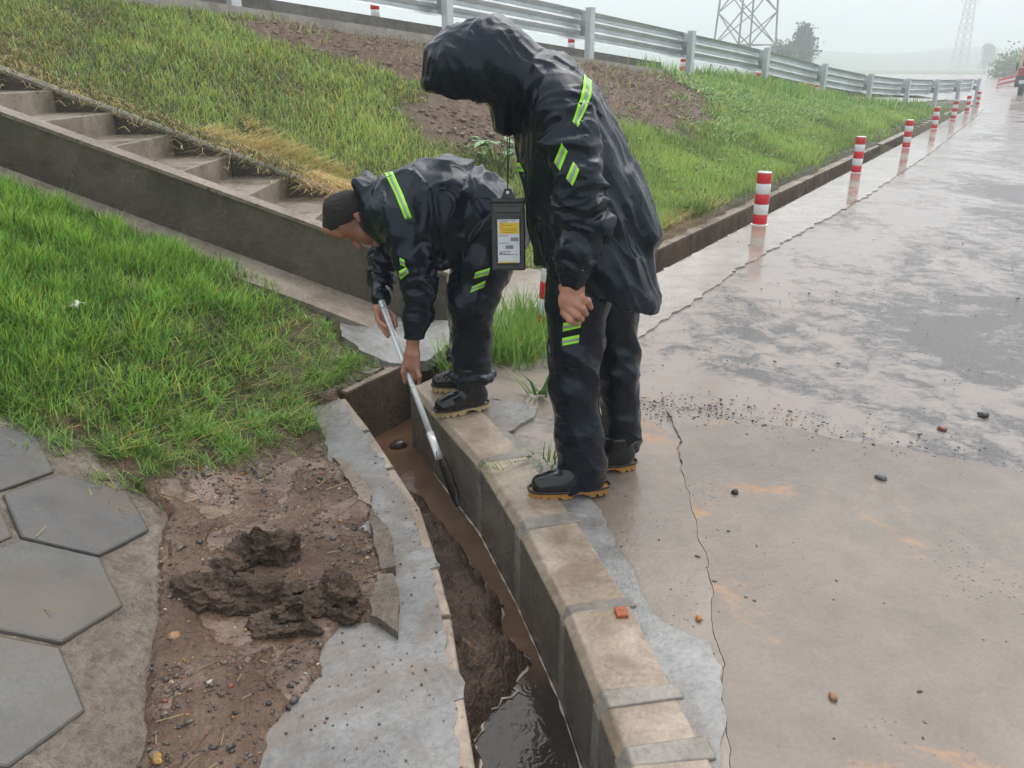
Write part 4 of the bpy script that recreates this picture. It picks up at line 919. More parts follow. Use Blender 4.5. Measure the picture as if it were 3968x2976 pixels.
# merge hood field into the jacket grid
i0 = np.round((f2.lo - f.lo) / f.h).astype(int); f2.lo = f.lo + i0 * f.h
a0 = np.maximum(i0, 0); a1 = np.minimum(i0 + f2.n, f.n); sl_ = tuple(slice(x, y) for x, y in zip(a0, a1)); sb_ = tuple(slice(x - i, y - i) for x, y, i in zip(a0, a1, i0))
f.f[sl_] = smin(f.f[sl_], f2.f[sb_], .02)
tubes = [(jt, .024, 2.4, 8., [(.1, .2, .5), (.75, .15, .5)]), (sl, .022, 12, 5, [(.34, .09, 1.2), (.08, .08, .9), (.5, .06, .9)]), (sr, .014, 12, 5, []), (hd, .022, 6., 10, [])]
J1, bv = garment('jacket', f, tubes, M['rain'], P1, B1, 3.1)
tape(bv, [(0.217,2.620,1.482), (0.210,2.600,1.426), (0.182,2.570,1.341)], [(0.241,2.620,1.470), (0.237,2.600,1.414), (0.200,2.570,1.326)], J1, B1)
tape(bv, [(0.146,2.500,1.285), (0.126,2.480,1.231)], [(0.165,2.500,1.261), (0.144,2.480,1.207)], J1, B1)
tape(bv, [(0.182,2.500,1.230), (0.162,2.480,1.186)], [(0.201,2.500,1.208), (0.181,2.480,1.164)], J1, B1)
tape(bv, [(0.001,2.700,1.207), (0.026,2.660,1.212)], [(0.003,2.700,1.180), (0.041,2.660,1.183)], J1, B1)
mb = MB(); mb.lathe([(.005, -.002), (.006, 0), (.004, .002)], 12); o = mb.build('press_stud', M['alu'], J1); o.location = Vector((0.214,2.452,0.916)) - Vector(B1); o.rotation_euler = (math.pi / 2, 0, 0)
# trousers
tl = [N_((0.245,2.740,0.907), .135, .135), N_((0.229,2.720,0.759), .112, .12), N_((0.223,2.710,0.560), .093, .10), N_((0.222,2.710,0.437), .083, .09), N_((0.243,2.700,0.260), .084, .088), N_((0.270,2.690,0.030), .090, .085)]
tr = [N_((0.323,2.900,0.872), .135, .135), N_((0.364,2.920,0.669), .105, .115), N_((0.400,2.920,0.412), .082, .09), N_((0.425,2.925,0.197), .074, .085), N_((0.434,2.920,0.009), .084, .08)]
f = Field((.02, 2.50, .03), (.66, 3.12, 1.0), .006); f.add(tl, .03).add(tr, .025)
f.cut((0.263,2.700,0.028)[:2] + (.045,), (.12, 0, -1))
T1, bv = garment('trousers', f, [(tl, .017, 4.6, 5.2, [(.38, .10, 1.1), (.86, .10, 1.6)]), (tr, .017, 5., 5.2, [(.4, .1, 1.), (.74, .1, 1.6)])], M['rain'], P1, B1, 7.7)
tape(bv, [(0.171,2.600,0.701), (0.231,2.600,0.709)], [(0.170,2.600,0.670), (0.229,2.600,0.685)], T1, B1)
tape(bv, [(0.169,2.600,0.647), (0.226,2.600,0.660)], [(0.170,2.600,0.619), (0.224,2.600,0.631)], T1, B1)
boot(P1, B1, (0.355,2.681,0.021), (0.063,2.646,0.021), .15, M['sole2'])
boot(P1, B1, (0.486,2.893,0.012), (0.222,2.858,0.012), .15, M['sole2'])
# phone pouch on its lanyard
PC = np.array((-0.012,2.700,0.973)); PO = empty('phone_pouch', PC); tag(PO, 'black waterproof phone pouch hanging on a lanyard from the standing worker\'s neck', 'phone pouch')
def rbox(w, h, d, c, name, mat, par, bv=.006, seg=3):
    mb = MB(); mb.box(c, (w, d, h)); return mb.build(name, mat, par, bevel=bv, seg=seg)
PO.rotation_euler = (math.radians(-14), 0, math.radians(4))
rbox(.112, .232, .010, (0, .004, 0), 'case', M['blackpl'], PO, .012)
rbox(.112, .016, .016, (0, 0, .112), 'clip_bar', M['blackpl'], PO, .004)
rbox(.096, .020, .004, (0, -.004, .083), 'seal_fold', M['clearpl'], PO, .002)
rbox(.082, .158, .006, (0, -.003, -.018), 'phone', M['dark'], PO, .008)
M['page'] = plain('page_white', (.62, .62, .66), .3, 0, .03, 5); M['pyel'] = plain('page_yellow', (.72, .52, .01), .4, 0, .05, 5); M['ptxt'] = plain('page_grey_print', (.22, .22, .24), .4, 0, .1, 40); M['porg'] = plain('page_orange_print', (.45, .16, .01), .4, 0, .1, 40)
SC = rbox(.072, .142, .001, (0, -.0068, -.020), 'screen', M['page'], PO, .0)
def pr(x, z, w, h, m, y=-.0078): rbox(w, h, .0006, (x, y, z), 'print', m, SC, 0.)
pr(.002, .022, .066, .036, M['pyel']); pr(-.004, -.089, .058, .004, M['pyel'])
for x, z, w, h, m, y in [(-.014, .047, .030, .002, M['ptxt'], -.0078), (.016, .047, .016, .002, M['ptxt'], -.0078), (-.016, .0425, .026, .002, M['ptxt'], -.0078), (-.022, .037, .014, .002, M['porg'], -.0084), (-.006, .032, .044, .0018, M['porg'], -.0084), (-.024, .026, .010, .0018, M['porg'], -.0084), (.0, .020, .054, .0018, M['porg'], -.0084), (.002, .014, .050, .0018, M['porg'], -.0084), (-.004, .008, .044, .0018, M['porg'], -.0084),
                         (-.018, -.002, .030, .0022, M['ptxt'], -.0078), (.020, -.014, .026, .012, M['ptxt'], -.0078), (-.016, -.026, .030, .0022, M['ptxt'], -.0078), (.002, -.039, .026, .012, M['ptxt'], -.0078), (-.012, -.054, .036, .0022, M['ptxt'], -.0078),
                         (-.026, -.061, .011, .008, M['ptxt'], -.0078), (-.013, -.062, .011, .006, M['ptxt'], -.0078), (.0, -.063, .011, .005, M['ptxt'], -.0078), (.013, -.064, .011, .003, M['ptxt'], -.0078), (.026, -.0645, .010, .0022, M['ptxt'], -.0078)]: pr(x, z, w, h, m, y)
mb = MB(); V = [(x, y, z) for y in (-.004, .004) for x, z in ((-.026, .118), (.026, .118), (.018, .132), (.011, .152), (-.011, .152), (-.018, .132))]
mb.add(V, [tuple(range(6)), tuple(range(6, 12))[::-1]] + [(k, 6 + k, 6 + (k + 1) % 6, (k + 1) % 6) for k in range(6)]); mb.build('hanger_tab', M['blackpl'], PO, bevel=.002)
mb = MB(); mb.lathe([(.005, -.003), (.006, 0), (.004, .003)], 12); o = mb.build('rivet', M['alu'], PO); o.location = (0, -.005, .138); o.rotation_euler = (math.pi / 2, 0, 0)
_top = np.array((-0.003,2.700,1.302)) - PC
for s, w in ((-.006, 0), (.004, .004)):
    mb = MB(); mb.bar((0, -.001 * s, .148), (_top[0] + s + .002, _top[1] + .05, _top[2] + .03), .0035, n=8); mb.build('lanyard', M['blackpl'], PO)
# ================================================================= the bending worker
B2 = np.array((-.16, 3.62, .0)); P2 = empty('person', B2)
tag(P2, 'bareheaded worker in a black rain suit bending over the drain with a shovel', 'person', 'workers in black rain suits')
f = Field((-.96, 3.20, .02), (.06, 3.96, 1.10), .004)
f.add([N_((-0.115,3.620,0.851), .10, .14), N_((-0.297,3.620,0.932), .10, .14), N_((-0.470,3.620,0.922), .09, .15), N_((-0.593,3.620,0.902), .055, .06), N_((-0.665,3.620,0.892), .052, .055)], .03)
for hip, kn, an in (((-0.102,3.520,0.789), (-0.180,3.480,0.530), (-0.179,3.490,0.132)), ((-0.130,3.740,0.745), (-0.200,3.750,0.455), (-0.215,3.770,0.095))): f.add([N_(hip, .08), N_(kn, .052), N_(an, .04)], .03)
for sh, el, wr in (((-0.463,3.460,0.860), (-0.388,3.385,0.577), (-0.428,3.345,0.392)), ((-0.564,3.800,0.776), (-0.599,3.720,0.597), (-0.592,3.560,0.530))): f.add([N_(sh, .055), N_(el, .04), N_(wr, .027)], .03)
# head: crown to the left, face down
HY = 3.62
f.add([N_((-0.711,3.620,0.908), .080, .074), N_((-0.751,3.620,0.888), .082, .072)], .02)
f.add([N_((-0.727,3.620,0.835), .060, .060), N_((-0.654,3.620,0.810), .045, .048), N_((-0.611,3.620,0.787), .028, .034)], .025)
f.add([N_((-0.802,3.620,0.822), .038, .052), N_((-0.754,3.620,0.796), .018, .048)], .02)
f.add([N_((-0.730,3.620,0.794), .012, .010), N_((-0.699,3.620,0.758), .014, .012), N_((-0.682,3.620,0.740), .014, .016)], .008)
f.add([N_((-0.656,3.620,0.763), .012, .024), N_((-0.637,3.620,0.758), .010, .022)], .008).add([N_((-0.602,3.620,0.756), .017, .022)], .015)
f.add([N_((-0.722,3.586,0.806), .010, .014)], .006, True).add([N_((-0.736,3.654,0.793), .010, .014)], .006, True)
f.add([N_((-0.724,3.587,0.812), .011, .012)], .004)
f.add([N_((-0.667,3.540,0.901), .022, .008), N_((-0.657,3.542,0.873), .014, .008)], .006).add([N_((-0.662,3.532,0.899), .010, .005)], .003, True).add([N_((-0.697,3.700,0.874), .022, .008), N_((-0.686,3.698,0.846), .014, .008)], .006)
# near hand, over the handle
f.add([N_((-0.428,3.345,0.392), .026, .024), N_((-0.433,3.335,0.332), .034, .022), N_((-0.437,3.330,0.281), .039, .020)], .012)
for q in (((-0.417,3.328,0.282), (-0.403,3.315,0.239), (-0.409,3.335,0.199)), ((-0.426,3.335,0.268), (-0.421,3.345,0.221), (-0.438,3.370,0.190)), ((-0.439,3.338,0.263), (-0.439,3.360,0.216), (-0.458,3.390,0.193)), ((-0.453,3.340,0.266), (-0.455,3.370,0.218), (-0.469,3.395,0.204))):
    f.add([N_(q[0], .0115), N_(q[1], .0105), N_(q[2], .009)], .005)
f.add([N_((-0.463,3.335,0.296), .014), N_((-0.474,3.325,0.253), .0115), N_((-0.470,3.335,0.203), .0095)], .007)
# far hand, behind the handle
f.add([N_((-0.592,3.560,0.530), .025, .022), N_((-0.593,3.545,0.480), .030, .022), N_((-0.586,3.535,0.433), .034, .022)], .012)
for q in (((-0.558,3.530,0.469), (-0.524,3.500,0.448), (-0.516,3.475,0.417)), ((-0.565,3.530,0.443), (-0.531,3.495,0.419), (-0.528,3.470,0.397)), ((-0.581,3.530,0.421), (-0.549,3.495,0.393), (-0.541,3.475,0.378)), ((-0.599,3.530,0.408), (-0.569,3.500,0.378), (-0.556,3.480,0.365))):
    f.add([N_(q[0], .0115), N_(q[1], .0105), N_(q[2], .009)], .005)
f.add([N_((-0.611,3.530,0.478), .014), N_((-0.595,3.490,0.434), .011), N_((-0.558,3.455,0.419), .009)], .007)
V, Fq = f.mesh(); V = relax(V, Fq, 2, .4)
mesh('body', V, Fq, M['skin'], P2, True, off=B2, col=np.repeat((np.linalg.norm(V - np.array((-0.721,3.620,0.831)), axis=1) < .16).astype(float)[:, None] * .45, 3, 1))
f = Field((-.96, 3.50, .62), (-.62, 3.74, 1.06), .005)
f.add([N_((-0.711,3.620,0.908), .0845, .0785), N_((-0.753,3.620,0.888), .0865, .0765), N_((-0.788,3.620,0.843), .05, .06)], .02)
_g = f.box(f.lo, f.lo + f.h * f.n)[1]; _n3 = np.array((.42, 0, -.9)); _n3 /= np.linalg.norm(_n3); _w = pnoise(_g.reshape(-1, 3) * 38).reshape(_g.shape[:3]) * .007 + pnoise(_g.reshape(-1, 3) * 110).reshape(_g.shape[:3]) * .004
_pl = (_g - np.array((-0.766,3.620,0.833))) @ _n3 + _w; f.f = np.maximum(f.f, _pl[tuple(slice(0, k) for k in f.f.shape)].astype(np.float32)) if _pl.shape[0] >= f.f.shape[0] else f.f; f.f = f.f + (.0035 * np.clip(1 + _pl[tuple(slice(0, k) for k in f.f.shape)] / .03, 0, 1)).astype(np.float32); f.cut((-0.659,3.620,0.902), (1, 0, .1)); 
V, Fq = f.mesh(); V = relax(V, Fq, 1); V = V + vnormals(V, Fq) * (.0035 * pnoise(V * 160))[:, None]; mesh('hair', V, Fq, M['hair'], P2, True, off=B2)
# jacket
jt = [N_((-0.095,3.620,0.810), .175, .215), N_((-0.186,3.620,0.872), .205, .225), N_((-0.298,3.620,0.908), .222, .235), N_((-0.420,3.620,0.908), .185, .235), N_((-0.512,3.620,0.902), .145, .205), N_((-0.588,3.620,0.888), .095, .12)]
sl = [N_((-0.458,3.450,0.872), .098), N_((-0.417,3.400,0.735), .080), N_((-0.397,3.385,0.608), .068), N_((-0.403,3.365,0.501), .060), N_((-0.426,3.345,0.386), .042)]
sr = [N_((-0.552,3.800,0.787), .095), N_((-0.593,3.760,0.654), .072), N_((-0.601,3.700,0.580), .062), N_((-0.590,3.570,0.516), .046)]
hb = [N_((-0.654,3.620,1.008), .035, .07), N_((-0.601,3.570,0.940), .048, .06), N_((-0.580,3.530,0.857), .045, .045), N_((-0.563,3.530,0.803), .030, .035)]
hb2 = [N_((-0.625,3.620,1.012), .040, .09), N_((-0.591,3.680,0.923), .050, .07), N_((-0.596,3.720,0.802), .045, .04)]
f = Field((-.92, 3.20, .40), (.20, 3.98, 1.16), .006); f.add(jt, .05).add(sl, .04).add(sr, .04).add(hb, .025).add(hb2, .025)
f.add([N_((-0.211,3.480,0.757), .03, .03), N_((-0.302,3.470,0.694), .022, .05)], .05)
f.cut((-0.054,3.620,0.685), (.75, 0, -.65)) if False else None
tubes = [(jt, .026, 9, 3.2, [(.2, .2, .8)]), (sl, .019, 12, 5, [(.25, .08, 1.2), (.05, .06, .6)]), (sr, .012, 12, 5, [(.2, .1, 1.)]), (hb, .018, 8, 9, [])]
J2, bv = garment('jacket', f, tubes, M['rain'], P2, B2, 12.3)
tape(bv, [(-0.535,3.500,1.079), (-0.484,3.420,1.005), (-0.439,3.360,0.909)], [(-0.500,3.500,1.085), (-0.451,3.420,1.005), (-0.410,3.360,0.915)], J2, B2)
tape(bv, [(-0.480,3.400,0.681), (-0.448,3.400,0.701)], [(-0.474,3.400,0.646), (-0.439,3.400,0.677)], J2, B2)
tape(bv, [(-0.473,3.400,0.742), (-0.454,3.400,0.731)], [(-0.471,3.400,0.711), (-0.452,3.400,0.703)], J2, B2)
tl = [N_((-0.089,3.540,0.825), .150, .14), N_((-0.129,3.500,0.692), .128, .125), N_((-0.180,3.480,0.530), .105, .105), N_((-0.183,3.485,0.357), .090, .092), N_((-0.182,3.490,0.211), .086, .086)]
tr = [N_((-0.114,3.720,0.791), .145, .14), N_((-0.164,3.740,0.614), .118, .12), N_((-0.207,3.750,0.432), .095, .10), N_((-0.223,3.770,0.120), .082, .085)]
cu = [N_((-0.181,3.490,0.245), .090, .090), N_((-0.180,3.490,0.186), .092, .092)]
f = Field((-.46, 3.28, .10), (.20, 3.98, .95), .006); f.add(tl, .03).add(tr, .025)
z_ = (-0.181,3.490,0.150)[2]; f.cut((0, 0, z_ + .045), (0, 0, -1)); f.add([N_((-0.182,3.490,0.200), .062, .062)], .004)
for cx, cy, r in (((-0.182,3.490,0.200)[0], 3.49, .088), ((-0.223,3.770,0.120)[0], 3.77, .082)):
    ring = [(cx + r * math.cos(a), cy + r * math.sin(a), z_ + .030 + .006 * math.sin(3 * a), .019, .019) for a in np.linspace(0, 2 * math.pi, 15)]
    f.add(ring, .012)
T2, bv = garment('trousers', f, [(tl, .018, 4.6, 5., [(.25, .1, .8), (.45, .1, .7)]), (tr, .016, 8, 4.5, [(.3, .1, 1.)])], M['rain'], P2, B2, 21.)
tape(bv, [(-0.154,3.400,0.679), (-0.094,3.400,0.697)], [(-0.162,3.400,0.651), (-0.101,3.400,0.667)], T2, B2)
tape(bv, [(-0.170,3.400,0.616), (-0.113,3.400,0.642)], [(-0.179,3.400,0.588), (-0.119,3.400,0.616)], T2, B2)
boot(P2, B2, (-0.116,3.484,0.023), (-0.347,3.372,0.023), .21, M['sole'], (-.005, 0))
boot(P2, B2, (-0.149,3.693,0.023), (-0.389,3.693,0.023), .21, M['sole'], (-.02, 0))
# shovel
_T, _B = Vector((-0.583,3.520,0.515)), Vector((-0.260,3.085,-0.200)); _ax = (_B - _T); _L = _ax.length; _ax.normalize()
SH = empty('shovel', _B); tag(SH, 'shovel with a silver tube handle held by the bending worker, blade down in the drain', 'shovel')
_E = _T + _ax * (_L * .80)
mb = MB(); mb.bar(_T - _B, _E - _B, .026, n=16); o = mb.build('handle', M['alu'], SH, smooth=True)
mb = MB(); mb.bar(_T - _B - _ax * .004, _T - _B + _ax * .03, .030, n=16); mb.build('end_cap', M['galv'], o)
_sd = Vector((.45, .9, 0)); _sd = (_sd - _ax * _sd.dot(_ax)).normalized(); _nr = _ax.cross(_sd)
V = []; prof = [(.66, .015, .013), (.72, .017, .012), (.78, .019, .010), (.80, .022, .008), (.83, .020, .007)]
prof = [(.70, .0165, .0165), (.76, .018, .016), (.80, .021, .012), (.84, .026, .006)]
n = 14
for t, wa, wb in prof:
    c = _T + _ax * (_L * t) - _B
    for k in range(n): a = 2 * math.pi * k / n; V.append(c + _sd * wa * math.cos(a) + _nr * wb * math.sin(a))
mesh('socket', V, [(j * n + k, j * n + (k + 1) % n, (j + 1) * n + (k + 1) % n, (j + 1) * n + k) for j in range(3) for k in range(n)] + [tuple(range(n))[::-1], tuple(range(3 * n, 4 * n))], M['alu'], SH, True)
V = []; m = 9; rows = [(.80, .018), (.84, .028), (.88, .034), (.95, .035), (1.02, .032), (1.06, .020), (1.08, .006)]
for t, w in rows:
    for k in range(m):
        s = -1 + 2 * k / (m - 1); V.append(_T + _ax * (_L * t) - _B + _sd * w * s + _nr * (.018 * s * s - .008))
o = mesh('blade', V, [(i * m + k, i * m + k + 1, (i + 1) * m + k + 1, (i + 1) * m + k) for i in range(len(rows) - 1) for k in range(m - 1)], M['iron'], SH, True)
md = o.modifiers.new('thick', 'SOLIDIFY'); md.thickness = .003

# ---------------------------------------------------------------- vegetation
def blades(P, h, w, az, lean, col, droop=0.):
    n = len(P); d = np.stack([np.cos(az), np.sin(az), np.zeros(n)], 1); s = np.stack([-np.sin(az), np.cos(az), np.zeros(n)], 1); s = s + .35 * d * RNG.normal(size=(n, 1))
    up = np.array([0, 0, 1.]); out = []
    for t, k in ((0., 1.), (.5, .85), (1., 0.)):
        c = P + d * (h * lean * t ** 1.6)[:, None] + up * (h * t * np.sqrt(np.maximum(.04, 1 - np.minimum(lean, .97) ** 2)) - h * droop * t * t)[:, None]
        if k: out += [c - s * (w * k / 2)[:, None], c + s * (w * k / 2)[:, None]]
        else: out += [c]
    V = np.stack(out, 1).reshape(-1, 3); b = np.arange(n) * 5
    C = np.repeat(col[:, None], 5, 1) * np.array([.75, .75, 1., 1., 1.15])[None, :, None]  # self-shadow put into the blade colour: darker at the base, lighter at the tip
    return V, np.stack([b, b + 1, b + 3, b + 2], 1), np.stack([b + 2, b + 3, b + 4], 1), C.reshape(-1, 3)
def grass_obj(name, parts, label, cat='grass', mat='grass'):
    V = []; Q = []; T = []; C = []; o = 0
    for v, q, t, c in parts: V.append(v); Q.append(q + o); T.append(t + o); C.append(c); o += len(v)
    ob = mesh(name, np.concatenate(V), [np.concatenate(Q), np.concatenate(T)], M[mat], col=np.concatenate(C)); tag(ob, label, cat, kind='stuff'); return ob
def scatter(n, lo, hi, dens):
    """n random ground points with acceptance dens(x,y)"""
    c = max(.02, math.sqrt((hi[0] - lo[0]) * (hi[1] - lo[1]) / 50000)); gx, gy = np.meshgrid(np.arange(lo[0], hi[0], c), np.arange(lo[1], hi[1], c), indexing='ij'); gx = gx.ravel(); gy = gy.ravel()
    p = np.clip(dens(gx + c / 2, gy + c / 2), 0, None).astype(float); k = RNG.choice(len(gx), n, p=p / p.sum()); P = np.c_[gx[k] + RNG.uniform(0, c, n), gy[k] + RNG.uniform(0, c, n)]
    return np.c_[P, gz(P[:, 0], P[:, 1])]
def greens(n, base, var=.25, yel=.1):
    base = np.array(base); c = base[None] * (1 + var * RNG.normal(size=(n, 1))); m = RNG.random(n) < yel
    c[m] = c[m] * np.array([1.9, 1.15, .8]); return np.clip(c, .006, .8)
STRAWC = (.60, .44, .18)
def sd_in(x, y, poly): d = dist_poly(x, y, poly); return np.where(in_poly(x, y, poly), d, -d)
# near bank, left foreground
def dA(x, y):
    d = sd_in(x, y, GRASSL) + .10 * fbm2(x, y, 5, 3, 3.); k = np.clip(d / .2 + .25, 0, 1)
    return k * np.clip((-.95 - x) / .9, .07, 1) * np.clip(.75 + .9 * fbm2(x, y, 3.5, 3, 90.), .2, 1.2) * (y < 4.62)
P = scatter(40000, (-3.6, 2.5), (-.55, 4.8), dA); n = len(P)
clump = fbm2(P[:, 0], P[:, 1], 4.5, 3, 8.); sparse = np.clip((P[:, 0] + 1.9) / 1.0, 0, 1)
h = (.085 + .06 * clump + .06 * RNG.random(n)) * (1 - .4 * sparse); h = np.clip(h, .03, .24)
col = greens(n, (.19, .38, .062), .40, .14) * (1 + .35 * clump)[:, None]
az = RNG.uniform(0, 2 * math.pi, n); az = np.where(RNG.random(n) < .5, RNG.normal(-.5, .7, n), az)
pA = blades(P, h, RNG.uniform(.0034, .0068, n), az, np.clip(RNG.normal(.62, .2, n) + .2 * sparse, .1, .97), np.clip(col, .006, .6))
Ps = scatter(1500, (-2.3, 2.5), (-.5, 4.3), lambda x, y: np.clip(sd_in(x, y, GRASSL) / .2 + .9, 0, 1) * (x > -1.9)); m = len(Ps)
pS = blades(Ps + np.array([0, 0, .006]), RNG.uniform(.06, .18, m), RNG.uniform(.002, .0035, m), RNG.normal(-.4, .8, m), RNG.uniform(.93, .97, m), greens(m, STRAWC, .25, 0))
Pe = scatter(9000, (-2.9, 2.3), (-.45, 4.4), lambda x, y: np.exp(-((sd_in(x, y, GRASSL) + .03) / .11) ** 2) * np.clip(.25 + 1.3 * fbm2(x, y, 7, 3, 71.), 0, 1) * (y < 4.35) * ~in_poly(x, y, DITCH)); m = len(Pe); Pe[:, 2] = np.maximum(Pe[:, 2], np.where(in_poly(Pe[:, 0], Pe[:, 1], RIM), hexplane(Pe[:, 0], Pe[:, 1]), -9)) + .004
pE = blades(Pe, RNG.uniform(.03, .10, m), RNG.uniform(.0026, .0044, m), RNG.uniform(0, 6.28, m), RNG.uniform(.6, .97, m), greens(m, (.19, .36, .065), .3, .15))
# creeping runners reaching out over the mud
rn = []
for c in scatter(170, (-2.3, 2.4), (-.5, 4.2), lambda x, y: np.exp(-((sd_in(x, y, GRASSL) + .02) / .10) ** 2) * (x > -2.2) * (y < 4.2)):
    a0 = RNG.normal(-.7, .7); L_ = RNG.uniform(.08, .26); k = int(L_ / .012); tt = np.arange(k) * .012; aa = a0 + np.cumsum(RNG.normal(0, .06, k)); x = c[0] + np.cumsum(np.cos(aa)) * .012; y = c[1] + np.cumsum(np.sin(aa)) * .012
    rn.append(np.stack([x, y, gz(x, y) + .008 + .015 * np.sin(tt / L_ * 3.1), aa], 1))
rn = np.concatenate(rn); rn = rn[~in_poly(rn[:, 0], rn[:, 1], DITCH)]; m = len(rn)
pR = blades(rn[:, :3], np.full(m, .016), np.full(m, .0028), rn[:, 3], np.full(m, .96), greens(m, (.20, .27, .08), .2, .2)); rl = np.repeat(rn, 2, 0); m2 = len(rl)
pR2 = blades(rl[:, :3], RNG.uniform(.015, .04, m2), np.full(m2, .003), rl[:, 3] + RNG.choice([-.8, .8], m2), RNG.uniform(.6, .95, m2), greens(m2, (.16, .31, .06), .25, .1))
grass_obj('bank_grass', [pA, pS, pE, pR, pR2], 'bright green creeping grass on the near bank left of the drain')
# bank behind the stairs
def bank_mask(x, y):
    a = (x - W0[0]) * WD[0] + (y - W0[1]) * WD[1]; p = (x - W0[0]) * WP[0] + (y - W0[1]) * WP[1]
    rx = (x - 3.689) / 2.317; yr = np.interp(rx, np.arange(-7, 8), [rail_xy(float(k))[1] for k in range(-7, 8)])
    return a, p, (p > .2) & (y < yr - .45 + .25 * fbm2(x, y, 1.5, 2, 2.)) & ~((x < -.3) & (y < 6.12)) & ~((x < .5) & (y < 6.25) & (x > -.5))
soilm = lambda x, y: smooth_in(x, y, SOIL, .9) + .30 * fbm2(x, y, 1.4, 4, 5.)
def dB(x, y): a, p, k = bank_mask(x, y); return k * np.clip(1.1 - 2.3 * np.clip(soilm(x, y) - .18, 0, 1), .012, 1) * np.clip(1.2 - y / 16, .25, 1)
P = scatter(72000, (-7.5, 6.1), (2.2, 15), dB); n = len(P); D = P[:, 1]
patch = fbm2(P[:, 0], P[:, 1], .9, 4, 6.); st = np.clip(sum(smooth_in(P[:, 0], P[:, 1], q, .7) for q in STRAW[:2]) + .45 * fbm2(P[:, 0], P[:, 1], 1.1, 4, 14.) * (P[:, 1] < 9), 0, 1)
isS = RNG.random(n) < .22 + .55 * st
col = np.where(isS[:, None], greens(n, STRAWC, .2, 0), greens(n, (.26, .40, .095), .36, .2) * (1 + .5 * patch)[:, None])
h = np.clip(.075 + .05 * patch + .04 * RNG.random(n), .03, .2) * np.where(isS, 1.1, 1)
pB = blades(P, h, RNG.uniform(.6, 1.4, n) * .0010 * D, RNG.uniform(0, 6.28, n), np.where(isS, .94, np.clip(RNG.normal(.6, .2, n), .1, .95)), np.clip(col, .006, .6))
Pq = scatter(12000, (-2.6, 6.1), (.0, 8.6), lambda x, y: np.clip(smooth_in(x, y, STRAW[0], 1.1) * 1.8 - .35 + .5 * fbm2(x, y, 2.2, 3, 61.), 0, 1)); m = len(Pq)
pQ = blades(Pq + np.array([0, 0, .02]), RNG.uniform(.08, .22, m), np.full(m, .005), RNG.normal(-.3, .7, m), np.full(m, .95), greens(m, (.85, .66, .33), .15, 0))
grass_obj('slope_grass', [pB, pQ], 'mixed green and straw-coloured grass on the slope above the stairs')
# straw and trailing stems spilling over the far stair wall
xs = np.concatenate([RNG.normal(c, s, k) for c, s, k in ((-1.1, .28, 2600), (-1.75, .22, 650), (-2.25, .3, 900), (-2.9, .3, 700), (-3.6, .4, 500))]); n = len(xs)
ys = 6.14 - np.abs(RNG.normal(0, .15, n)); zs = .34 + .372 * (-.395 - xs) + .015 - np.clip(6.0 - ys, 0, 1) * .35
gcol = np.where((xs < -1.5)[:, None] & (RNG.random(n) < .6)[:, None], greens(n, (.06, .11, .03), .3, .2), greens(n, (.75, .55, .26), .22, 0))
grass_obj('trailing_straw', [blades(np.stack([xs, ys, zs], 1), RNG.uniform(.08, .26, n), RNG.uniform(.003, .006, n), RNG.normal(-1.3, .7, n), RNG.uniform(.75, .96, n), gcol, .45)], 'straw and wiry stems spilling over the far stair wall onto the steps', 'straw')
# right-hand slope
def dC(x, y): a, p, k = bank_mask(x, y); return k * np.clip(1.15 - 2.3 * np.clip(soilm(x, y) - .18, 0, 1), .012, 1) * np.clip(9 / y, .1, 1) ** 1.3
P = scatter(80000, (.6, 6.5), (20, 37), dC); n = len(P); D = np.hypot(P[:, 0], P[:, 1])
patch = fbm2(P[:, 0], P[:, 1], .7, 4, 16.); st = np.clip(smooth_in(P[:, 0], P[:, 1], STRAW[2], .6) * .8, 0, 1); isS = RNG.random(n) < .07 + st
col = np.where(isS[:, None], greens(n, STRAWC, .2, 0), greens(n, (.25, .41, .10), .34, .2) * (1 + .45 * patch)[:, None])
hh = np.clip(.10 + .06 * patch + .06 * RNG.random(n), .04, .26)
pC = blades(P, hh, RNG.uniform(.5, 1.1, n) * .00085 * D, RNG.uniform(0, 6.28, n), np.where(isS, .9, np.clip(RNG.normal(.5, .22, n), .05, .95)), np.clip(col, .006, .6))
def dL(x, y): a, p, k = bank_mask(x, y); return k * (p > 1.2) * np.clip(fbm2(x, y, .8, 3, 21.) + .45, 0, 1) * np.clip(1 - soilm(x, y), 0, 1) * np.clip(12 / y, .2, 1)
Pl = scatter(14000, (2.5, 11), (17, 34), dL); m = len(Pl); Dl = np.hypot(Pl[:, 0], Pl[:, 1])
pL = blades(Pl + np.array([0, 0, .05]), RNG.uniform(.06, .16, m), RNG.uniform(.02, .04, m), RNG.uniform(0, 6.28, m), RNG.uniform(.7, .95, m), greens(m, (.25, .42, .13), .25, .15))
grass_obj('verge_grass', [pC, pL], 'lush grass and weeds on the embankment slope beside the road')
# crest tufts under the guardrail
P = []
for nn, k in ((-.35, 150), (.5, 900), (1., 900), (1.5, 700), (2.2, 600), (3, 400), (4, 300)):
    x, y, z = rail_xy(nn); q = np.c_[RNG.normal(x, .55 if nn > 0 else .25, k), RNG.normal(y - .2, .5 if nn > 0 else .2, k)]; P.append(np.c_[q, gz(q[:, 0], q[:, 1])])
P = np.concatenate(P); n = len(P); D = np.hypot(P[:, 0], P[:, 1])
grass_obj('crest_weeds', [blades(P, RNG.uniform(.15, .42, n), .0012 * D, RNG.uniform(0, 6.28, n), RNG.uniform(.1, .7, n), greens(n, (.22, .39, .09), .25, .15))], 'tall weeds growing round the guardrail posts')
